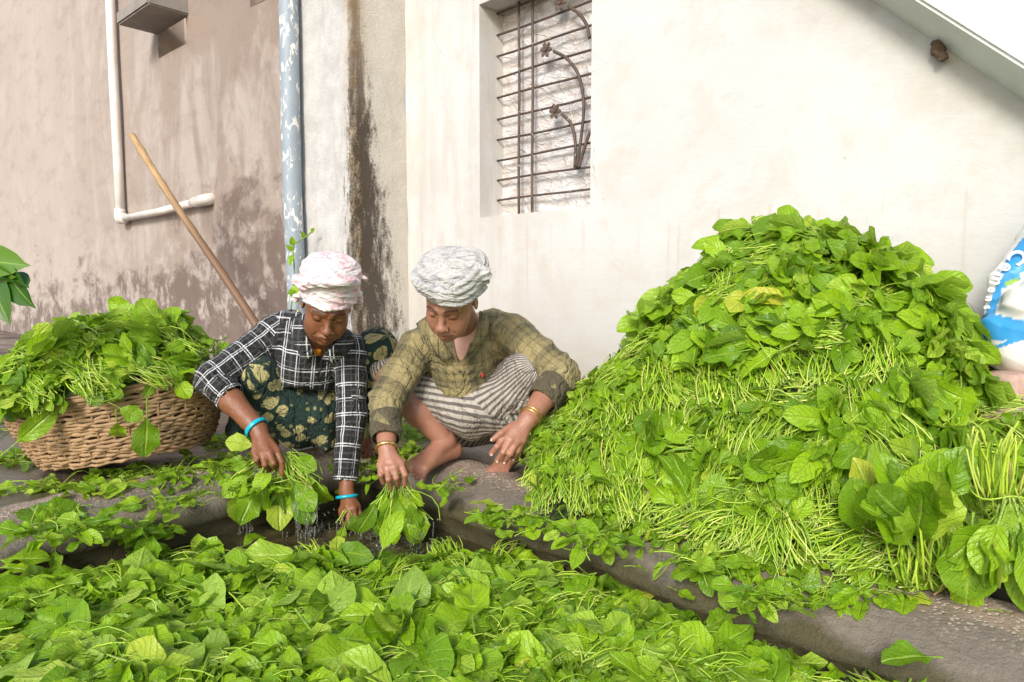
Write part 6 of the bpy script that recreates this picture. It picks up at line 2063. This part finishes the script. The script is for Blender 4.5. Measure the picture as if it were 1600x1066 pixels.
# ================================================================== bamboo pole
def bamboo():
    t = NT('bamboo'); uv = t.coord('UV'); v = t.n('SeparateXYZ', {0: uv}).outputs[1]
    a = t.noise(t.mapping(uv, (8, 2.5, 1)), 3, 5, .6)
    c = t.mix(t.ramp(t.math('DIVIDE', v, 3.2), [(.0, 0), (.40, .15), (.62, 1)]), (.16, .085, .045), (.52, .33, .15))
    c = t.mix(t.math('MULTIPLY', t.ramp(a, [(.45, 0), (.65, 1)]), .55), c, (.16, .10, .06))
    t.bsdf(c, .5, t.bump(a, .4, .003)); return t.m
M['bamboo'] = bamboo()
A, B = P(468, 622, 4.05), P(209, 213, 4.9)
n = 44; Ltot = (B - A).length
pts = []; rs = []
for i in range(n + 1):
    q = i / n; pts.append(A.lerp(B, q) + Vector((.012 * math.sin(q * 5), 0, .010 * math.sin(q * 7)))); base = .027 - .004 * q
    nd = min(abs(q - k) for k in (.08, .26, .44, .62, .80, .93)); rs.append(base * (1 + .22 * math.exp(-(nd / .008) ** 2) - .02 * math.cos(q * 30)))
v, f, uv = tube(pts, rs, 12)
o = me_obj('bamboo_pole', v, f, M['bamboo'], uvs=uv); tag(o, 'bamboo pole leaning behind the black-shirted person against the brown wall', 'pole')

# ================================================================== pipes
t = NT('white_plastic_pipe'); co = t.coord(); a = t.noise(co, 6, 5, .6)
t.bsdf(t.mix(t.ramp(a, [(.4, 0), (.75, .8)]), (.84, .80, .74), (.60, .48, .38)), .45, t.bump(a, .1, .003)); M['pvc'] = t.m
def onB(px, py, off=0): return onN(px, py, BN - off, N2)
wp = empty('water_pipe', onB(188, 342, .06)); tag(wp, 'thin white plastic pipe with an elbow on the brown wall', 'pipe')
wl = wp.location
x0 = onB(188, 342, .06)
pts = [x0 + Vector((0, 0, h)) for h in (.0, .5, 1.2, 2.0, 3.6)]
# keep it plumb like the photograph's pipe
tube_obj('upright_pipe', [p - wl + Vector((.004 * math.sin(i * 2), 0, 0)) for i, p in enumerate(pts)], .040, M['pvc'], wp, 12)
yb = onB(322, 312, .06)
tube_obj('level_pipe', [x0 - wl, x0.lerp(yb, .5) - wl + Vector((0, 0, -.012)), yb - wl], .030, M['pvc'], wp, 12)
ya = x0.lerp(yb, .86)
e1 = onB(338, 310, -.04)
v, f, uv = tube([p - wl for p in (ya, x0.lerp(yb, .90), yb, yb.lerp(e1, .45) + Vector((0, 0, .0)), e1)], [.031, .042, .044, .044, .044], 12)
me_obj('coupling', v, f, M['pvc'], wp, uvs=uv)
tube_obj('elbow', smoothpath([x0 - wl + Vector((0, 0, .09)), x0 - wl + Vector((0, 0, .0)), x0.lerp(yb, .06) - wl], 4), .047, M['pvc'], wp, 12)

t = NT('blue_grey_pipe'); co = t.coord(); uvp = t.coord('UV')
a = t.noise(co, 8, 5, .6); spl = t.noise(t.mapping(co, (1, 1, .45)), 30, 5, .6, .4); msk = t.noise(co, 3.5, 3, .5)
c = t.mix(a, (.24, .29, .33), (.37, .42, .46))
s_ = t.ramp(t.math('ADD', t.math('MULTIPLY', spl, .8), t.math('MULTIPLY', msk, .22)), [(.555, 0), (.59, 1)])
c = t.mix(s_, c, (.80, .77, .70))
t.bsdf(c, .5, t.bump(t.math('ADD', a, s_), .3, .003)); M['drain'] = t.m
a0 = P(458, 300, 4.36); rB = .058
pts = [Vector((a0.x, a0.y, z)) for z in (-.02, .3, .6, .9, 1.2, 1.6, 2.0, 2.6, 3.4)]
v, f, uv = tube([p + Vector((.006 * math.sin(i), 0, 0)) for i, p in enumerate(pts)], rB, 20)
o = me_obj('drain_pipe', v, f, M['drain'], uvs=uv); tag(o, 'fat blue-grey drain pipe splashed with white paint beside the pier', 'pipe')

# ================================================================== small vine round the drain pipe and the plant at the left edge
def simple_leaf(name, Lm, W_, mat, drip=False, seed=0):
    nl = 8; V, Q, T = [], [], []
    for i in range(nl + 1):
        q = i / nl; w = W_ * math.sin(math.pi * min(1, q * (1 if not drip else .98)) ** (.75 if not drip else .6)) ** .8
        if drip and q > .75: w *= max(.05, 1 - (q - .75) * 3.6)
        for cc in (-1, -.5, 0, .5, 1):
            V.append((q * Lm, cc * w, abs(cc) * w * .25 - .18 * Lm * q * q)); T.append((.5 + cc * .5, q))
    for i in range(nl):
        for j in range(4): Q.append((i * 5 + j, (i + 1) * 5 + j, (i + 1) * 5 + j + 1, i * 5 + j + 1))
    V, Q, T = np.array(V), np.array(Q), np.array(T)
    return mesh_from(name, (V, Q, T[Q].reshape(-1, 2), T), mat)
t = NT('dark_glossy_leaf'); uv = t.coord('UV'); s = t.n('SeparateXYZ', {0: uv}); rnd = t.n('ObjectInfo').outputs['Random']
au = t.math('ABSOLUTE', t.math('SUBTRACT', s.outputs[0], .5))
c = t.mix(t.ramp(rnd, [(.3, 0), (.7, 1)]), (.045, .13, .015), (.12, .25, .02))
c = t.mix(t.ramp(au, [(0, .7), (.04, 0)]), c, (.35, .5, .1))
b = t.n('BsdfPrincipled', {'Base Color': c, 'Roughness': .3}); tr = t.n('BsdfTranslucent', {'Color': c}); mx = t.n('MixShader', {0: .25, 1: b, 2: tr}); t.t.links.new(mx.outputs[0], t.out.inputs[0])
M['dark_leaf'] = t.m
DL = simple_leaf('leaf', .13, .042, M['dark_leaf'], True); VL = simple_leaf('leaf', .07, .022, M['leaf'])
M['twig'] = simple('green_twig', (.16, .26, .04), .5)
YV = 4.24
vn = empty('vine', P(462, 400, YV)); tag(vn, 'small climbing shoot curling round the blue-grey drain pipe', 'vine'); bpy.context.view_layer.update()
pts = smoothpath([P(x, y, Y) for x, y, Y in ((452, 520, 4.28), (456, 470, 4.25), (460, 430, 4.24), (458, 388, 4.22), (466, 378, 4.2), (478, 370, 4.2), (489, 361, 4.24))], 5)
v, f, uv = tube(pts, .0045, 5); under(vn, me_obj('shoot', v, f, M['twig'], uvs=uv))
for (x, y), (x2, y2), sc_ in (((457, 392), (449, 384), 1), ((457, 398), (452, 412), 1.2), ((458, 384), (456, 372), 1), ((462, 452), (450, 458), 1.5), ((462, 445), (460, 470), 1.5), ((486, 408), (488, 424), 1), ((476, 372), (472, 364), .8), ((487, 363), (490, 358), .8), ((488, 400), (491, 414), 1)):
    A, B = P(x, y, YV - .02), P(x2, y2, YV - .05)
    o = bpy.data.objects.new('leaf', VL); link(o); o.parent = vn; o.matrix_parent_inverse = Matrix.Translation(-vn.location)
    o.matrix_basis = frame(B - A, (0, -1, .3), A, (B - A).length / .07 * 1.15, .3)
YP = 2.0
pl = empty('shrub', P(-60, 640, YP)); tag(pl, 'leafy shrub branch with drip-tipped dark leaves at the left edge', 'plant'); bpy.context.view_layer.update()
for pts in ([(-60, 640), (-50, 540), (-30, 460), (0, 425), (22, 425)], [(-50, 540), (-35, 500), (-10, 455)], [(-30, 460), (-20, 420), (-5, 405)]):
    v, f, uv = tube(smoothpath([P(x, y, YP) for x, y in pts], 5), .004, 6); under(pl, me_obj('stem', v, f, M['twig'], uvs=uv))
for (x, y), (x2, y2), rl in (((-25, 408), (34, 412), .2), ((10, 424), (42, 482), .5), ((8, 430), (44, 440), -.9), ((-12, 440), (6, 505), .1), ((-20, 460), (-30, 530), .4), ((-30, 430), (-70, 450), .1), ((-8, 420), (15, 436), .9)):
    A, B = P(x, y, YP), P(x2, y2, YP - .05)
    o = bpy.data.objects.new('leaf', DL); link(o); o.parent = pl; o.matrix_parent_inverse = Matrix.Translation(-pl.location)
    o.matrix_basis = frame(B - A, (0, -1, .4), A, (B - A).length / .13, rl)

# ================================================================== cement sack on stones at the right
t = NT('woven_sack'); co = t.coord('UV'); ob = t.coord()
col = t.n('Attribute', None, attribute_name='tone').outputs['Color']
a = t.noise(ob, 20, 5, .6); g = t.n('TexWave', {'Vector': ob, 'Scale': 120.0}).outputs[1]
c = t.mix(t.math('MULTIPLY', a, .3), col, t.mix(.5, col, (.45, .40, .33)))
t.bsdf(c, .38, t.bump(t.math('ADD', a, t.math('MULTIPLY', g, .15)), .35, .003)); M['sack'] = t.m
sk = empty('cement_sack', onN(1590, 590, 2.30)); tag(sk, 'slumped white and blue cement sack leaning on the wall at the right edge', 'sack'); bpy.context.view_layer.update()
def SP(px, py, n): return onN(px, py, n)
LO = np.min([A3(SP(1515, 590, 2.2)), A3(SP(1760, 300, 2.45)), A3(SP(1515, 300, 2.2)), A3(SP(1760, 590, 2.45))], 0) - .1
HI = np.max([A3(SP(1515, 590, 2.2)), A3(SP(1760, 300, 2.45)), A3(SP(1515, 300, 2.2)), A3(SP(1760, 590, 2.45))], 0) + .1
S_ = Sculpt(LO, HI, .006)
S_.cap(A3(SP(1595, 545, 2.34)), A3(SP(1690, 530, 2.36)), .075, .11, .03)         # belly
S_.cap(A3(SP(1560, 512, 2.33)), A3(SP(1620, 500, 2.36)), .045, .08, .03)        # blue lobe
S_.cap(A3(SP(1600, 475, 2.33)), A3(SP(1680, 450, 2.36)), .055, .09, .012)         # folded white lobe
S_.cap(A3(SP(1552, 487, 2.38)), A3(SP(1568, 440, 2.39)), .034, .042, .02); S_.cap(A3(SP(1568, 440, 2.39)), A3(SP(1640, 372, 2.44)), .042, .07, .02); S_.cap(A3(SP(1640, 372, 2.44)), A3(SP(1700, 330, 2.44)), .07, .10, .02)
S_.cap(A3(SP(1548, 560, 2.33)), A3(SP(1600, 572, 2.36)), .026, .05, .008)
V, Q = S_.mesh(1)
V = wrinkle(V, Q, .012, 7, [(.5, .3, .9), (.8, -.2, -.5)], 51, .8, .7); V = wrinkle(V, Q, .004, 17, [(.5, .3, .9)], 52, .9, .7)
PX = np.array([camproj(v) for v in V]); x, y = PX[:, 0], PX[:, 1]
T = np.tile(np.array((.78, .75, .70)), (len(V), 1))
blue = (.015, .30, .66)
def inpoly(x, y, poly):
    c = np.zeros(len(x), dtype=bool); j = len(poly) - 1
    for i in range(len(poly)):
        xi, yi = poly[i]; xj, yj = poly[j]
        c ^= ((yi > y) != (yj > y)) & (x < (xj - xi) * (y - yi) / (yj - yi + 1e-9) + xi); j = i
    return c
# printed bands: measured on the bag's own surface
up_ = (V - A3(SP(1560, 500, 2.33)))
for poly in ([(1536, 500), (1572, 405), (1620, 345), (1760, 200), (1760, 300), (1640, 400), (1590, 430), (1566, 450), (1552, 500)], [(1515, 535), (1535, 492), (1560, 492), (1600, 502), (1700, 490), (1700, 520), (1620, 520), (1575, 532), (1540, 532)],
             [(1525, 548), (1545, 552), (1545, 560), (1525, 555)], [(1545, 545), (1620, 512), (1700, 500), (1700, 508), (1620, 524), (1560, 545)], [(1600, 546), (1700, 540), (1700, 546), (1600, 552)], [(1566, 445), (1588, 420), (1596, 436), (1570, 452)]):
    T[inpoly(x, y, poly)] = blue
for poly in ([(1570, 440), (1592, 434), (1592, 440), (1572, 448)],): T[inpoly(x, y, poly)] = (.28, .50, .04)
under(sk, quads_obj('bag', V, Q, M['sack'], attrs={'tone': T}))
M['white_print'] = simple('white_print', (.82, .82, .80), .5)
# lettering on the upper blue band
sackV, sackQ = V, Q
def on_mesh(px, py, off=.004):
    """nearest visible bag vertex to this pixel"""
    d = (x - px) ** 2 + (y - py) ** 2; m = d < 30
    if not m.any(): m = d <= d.min() + 1
    i = np.nonzero(m)[0]; dist = np.linalg.norm(V[i] - A3(CAMP), axis=1); q = np.argmin(dist)
    r_ = ray(px, py); return CAMP + r_ * (float(dist[q]) - off)
word = [('C', 1589, 401, 25), ('e', 1573, 418, 22), ('m', 1559, 436, 21), ('e', 1551, 453, 15), ('n', 1546, 467, 13), ('t', 1543, 480, 12)]
for i, (ch, cx, cy, hpx) in enumerate(word):
    cu = bpy.data.curves.new('letter', 'FONT'); cu.body = ch; cu.size = 1; cu.align_x = 'CENTER'; cu.align_y = 'CENTER'; cu.extrude = .004; cu.offset = .022; cu.resolution_u = 3
    ot = bpy.data.objects.new('tmp', cu); COL.objects.link(ot); bpy.context.view_layer.update()
    me = bpy.data.meshes.new_from_object(ot.evaluated_get(bpy.context.evaluated_depsgraph_get())); bpy.data.objects.remove(ot)
    nxt = word[i + 1] if i < 5 else None
    dx, dy = ((nxt[1] - cx, nxt[2] - cy) if nxt else (-2, 13)); L_ = math.hypot(dx, dy); dx /= L_; dy /= L_
    c0 = on_mesh(cx, cy, .010); dd = (c0 - CAMP).length
    bx = (CAMP + ray(cx + dx * 10, cy + dy * 10) * dd - c0).normalized()
    zz = (CAMP - c0).normalized(); by = zz.cross(bx).normalized()
    sc_ = hpx / FOC * c0.y * 1.25
    zz = bx.cross(by)
    mt = Matrix(((bx.x * sc_, by.x * sc_, zz.x * sc_, c0.x), (bx.y * sc_, by.y * sc_, zz.y * sc_, c0.y), (bx.z * sc_, by.z * sc_, zz.z * sc_, c0.z), (0, 0, 0, 1)))
    me.transform(mt); me.materials.clear(); me.materials.append(M['white_print'])
    o = bpy.data.objects.new('letter', me); link(o); under(sk, o)
# stones
t = NT('pink_stone'); co = t.coord(); a = t.noise(co, 12, 6, .65); b_ = t.noise(co, 90, 4, .6)
rnd = t.n('ObjectInfo').outputs['Random']
t.bsdf(t.mix(t.ramp(a, [(.35, 0), (.65, 1)]), (.42, .27, .21), (.56, .40, .33)), .8, t.bump(t.math('ADD', a, t.math('MULTIPLY', b_, .4)), .6, .008)); M['stone'] = t.m
M['dark_stone'] = simple('dark_wet_stone', (.065, .045, .042), .3, 25, .6, .4)
def stone(c, r, seed, mat, label, rot=0):
    bm = bmesh.new(); bmesh.ops.create_cube(bm, size=2); bmesh.ops.subdivide_edges(bm, edges=bm.edges[:], cuts=4, use_grid_fill=True)
    rm = Matrix.Rotation(rot, 3, 'Z')
    for v in bm.verts:
        p = v.co.copy(); l = p.length; q = p / max(abs(p.x), abs(p.y), abs(p.z)); s_ = p.normalized() * 1.25
        p = q.lerp(s_, .30); p *= 1 + .10 * noise.noise(p * 1.3 + Vector((seed, 0, 0))) + .03 * noise.noise(p * 5 + Vector((seed, 3, 0)))
        v.co = rm @ Vector((p.x * r[0], p.y * r[1], p.z * r[2]))
    me = bpy.data.meshes.new('stone'); bm.to_mesh(me); bm.free(); me.polygons.foreach_set('use_smooth', [True] * len(me.polygons)); me.materials.append(mat)
    o = bpy.data.objects.new('stone', me); o.location = c; link(o); tag(o, label, 'stone'); return o
stone(SP(1575, 606, 2.28), (.055, .05, .042), 1, M['stone'], 'pinkish block under the left end of the cement sack', .4)
stone(SP(1625, 612, 2.30), (.05, .06, .05), 2, M['stone'], 'pinkish block cut by the picture edge under the sack', .2)
stone(SP(1600, 660, 2.25), (.12, .07, .05), 3, M['stone'], 'flat pinkish slab below the two blocks under the sack', .5)
stone(SP(1640, 760, 2.15), (.14, .12, .11), 4, M['stone'], 'large pinkish stone behind the tied bunch', .5)
stone(SP(1615, 888, 1.76), (.075, .06, .030), 5, M['stone'], 'pink brick lying near the kerb at the right edge', .3)
stone(SP(1605, 930, 1.74), (.080, .05, .028), 6, M['dark_stone'], 'dark wet stone beneath the pink brick at the right edge', .3)
stone(SP(1625, 850, 1.85), (.06, .05, .045), 7, M['stone'], 'rose-coloured stone above the pink brick at the right edge', .7)
# dry leaf on the kerb
M['dry'] = simple('dry_leaf', (.42, .24, .11), .7, 40, .3, .25)
dm = LM[9].copy(); dm.materials.clear(); dm.materials.append(M['dry'])
o = bpy.data.objects.new('dry_leaf', dm); link(o); pd = on_kerb(1490, 938); o.matrix_world = frame((.7, .3, .3), (0, -.3, 1), pd + Vector((-.04, 0, .012)), .75, .4); tag(o, 'curled brown dry leaf on the kerb beside the large hanging leaf', 'dry leaf')
# mud nest under the stair
M['mud'] = simple('mud_nest', (.13, .085, .05), .95, 50, .9, .4)
c = onN(1466, 78, WALL_N - .02)
S_ = Sculpt(A3(c) - .06, A3(c) + .06, .003)
S_.ell(A3(c), (.022, .018, .026), None, .01); S_.ell(A3(onN(1472, 88, WALL_N - .03)), (.017, .015, .015), None, .008); S_.ell(A3(onN(1462, 68, WALL_N - .02)), (.014, .014, .012), None, .008)
V, Q = S_.mesh(1); V = V + vnormals(V, Q) * (nz(V, 60, 3, 3) * .006)[:, None]
mn = quads_obj('wasp_nest', V, Q, M['mud']); tag(mn, 'small brown mud nest stuck under the sloping stair', 'nest')
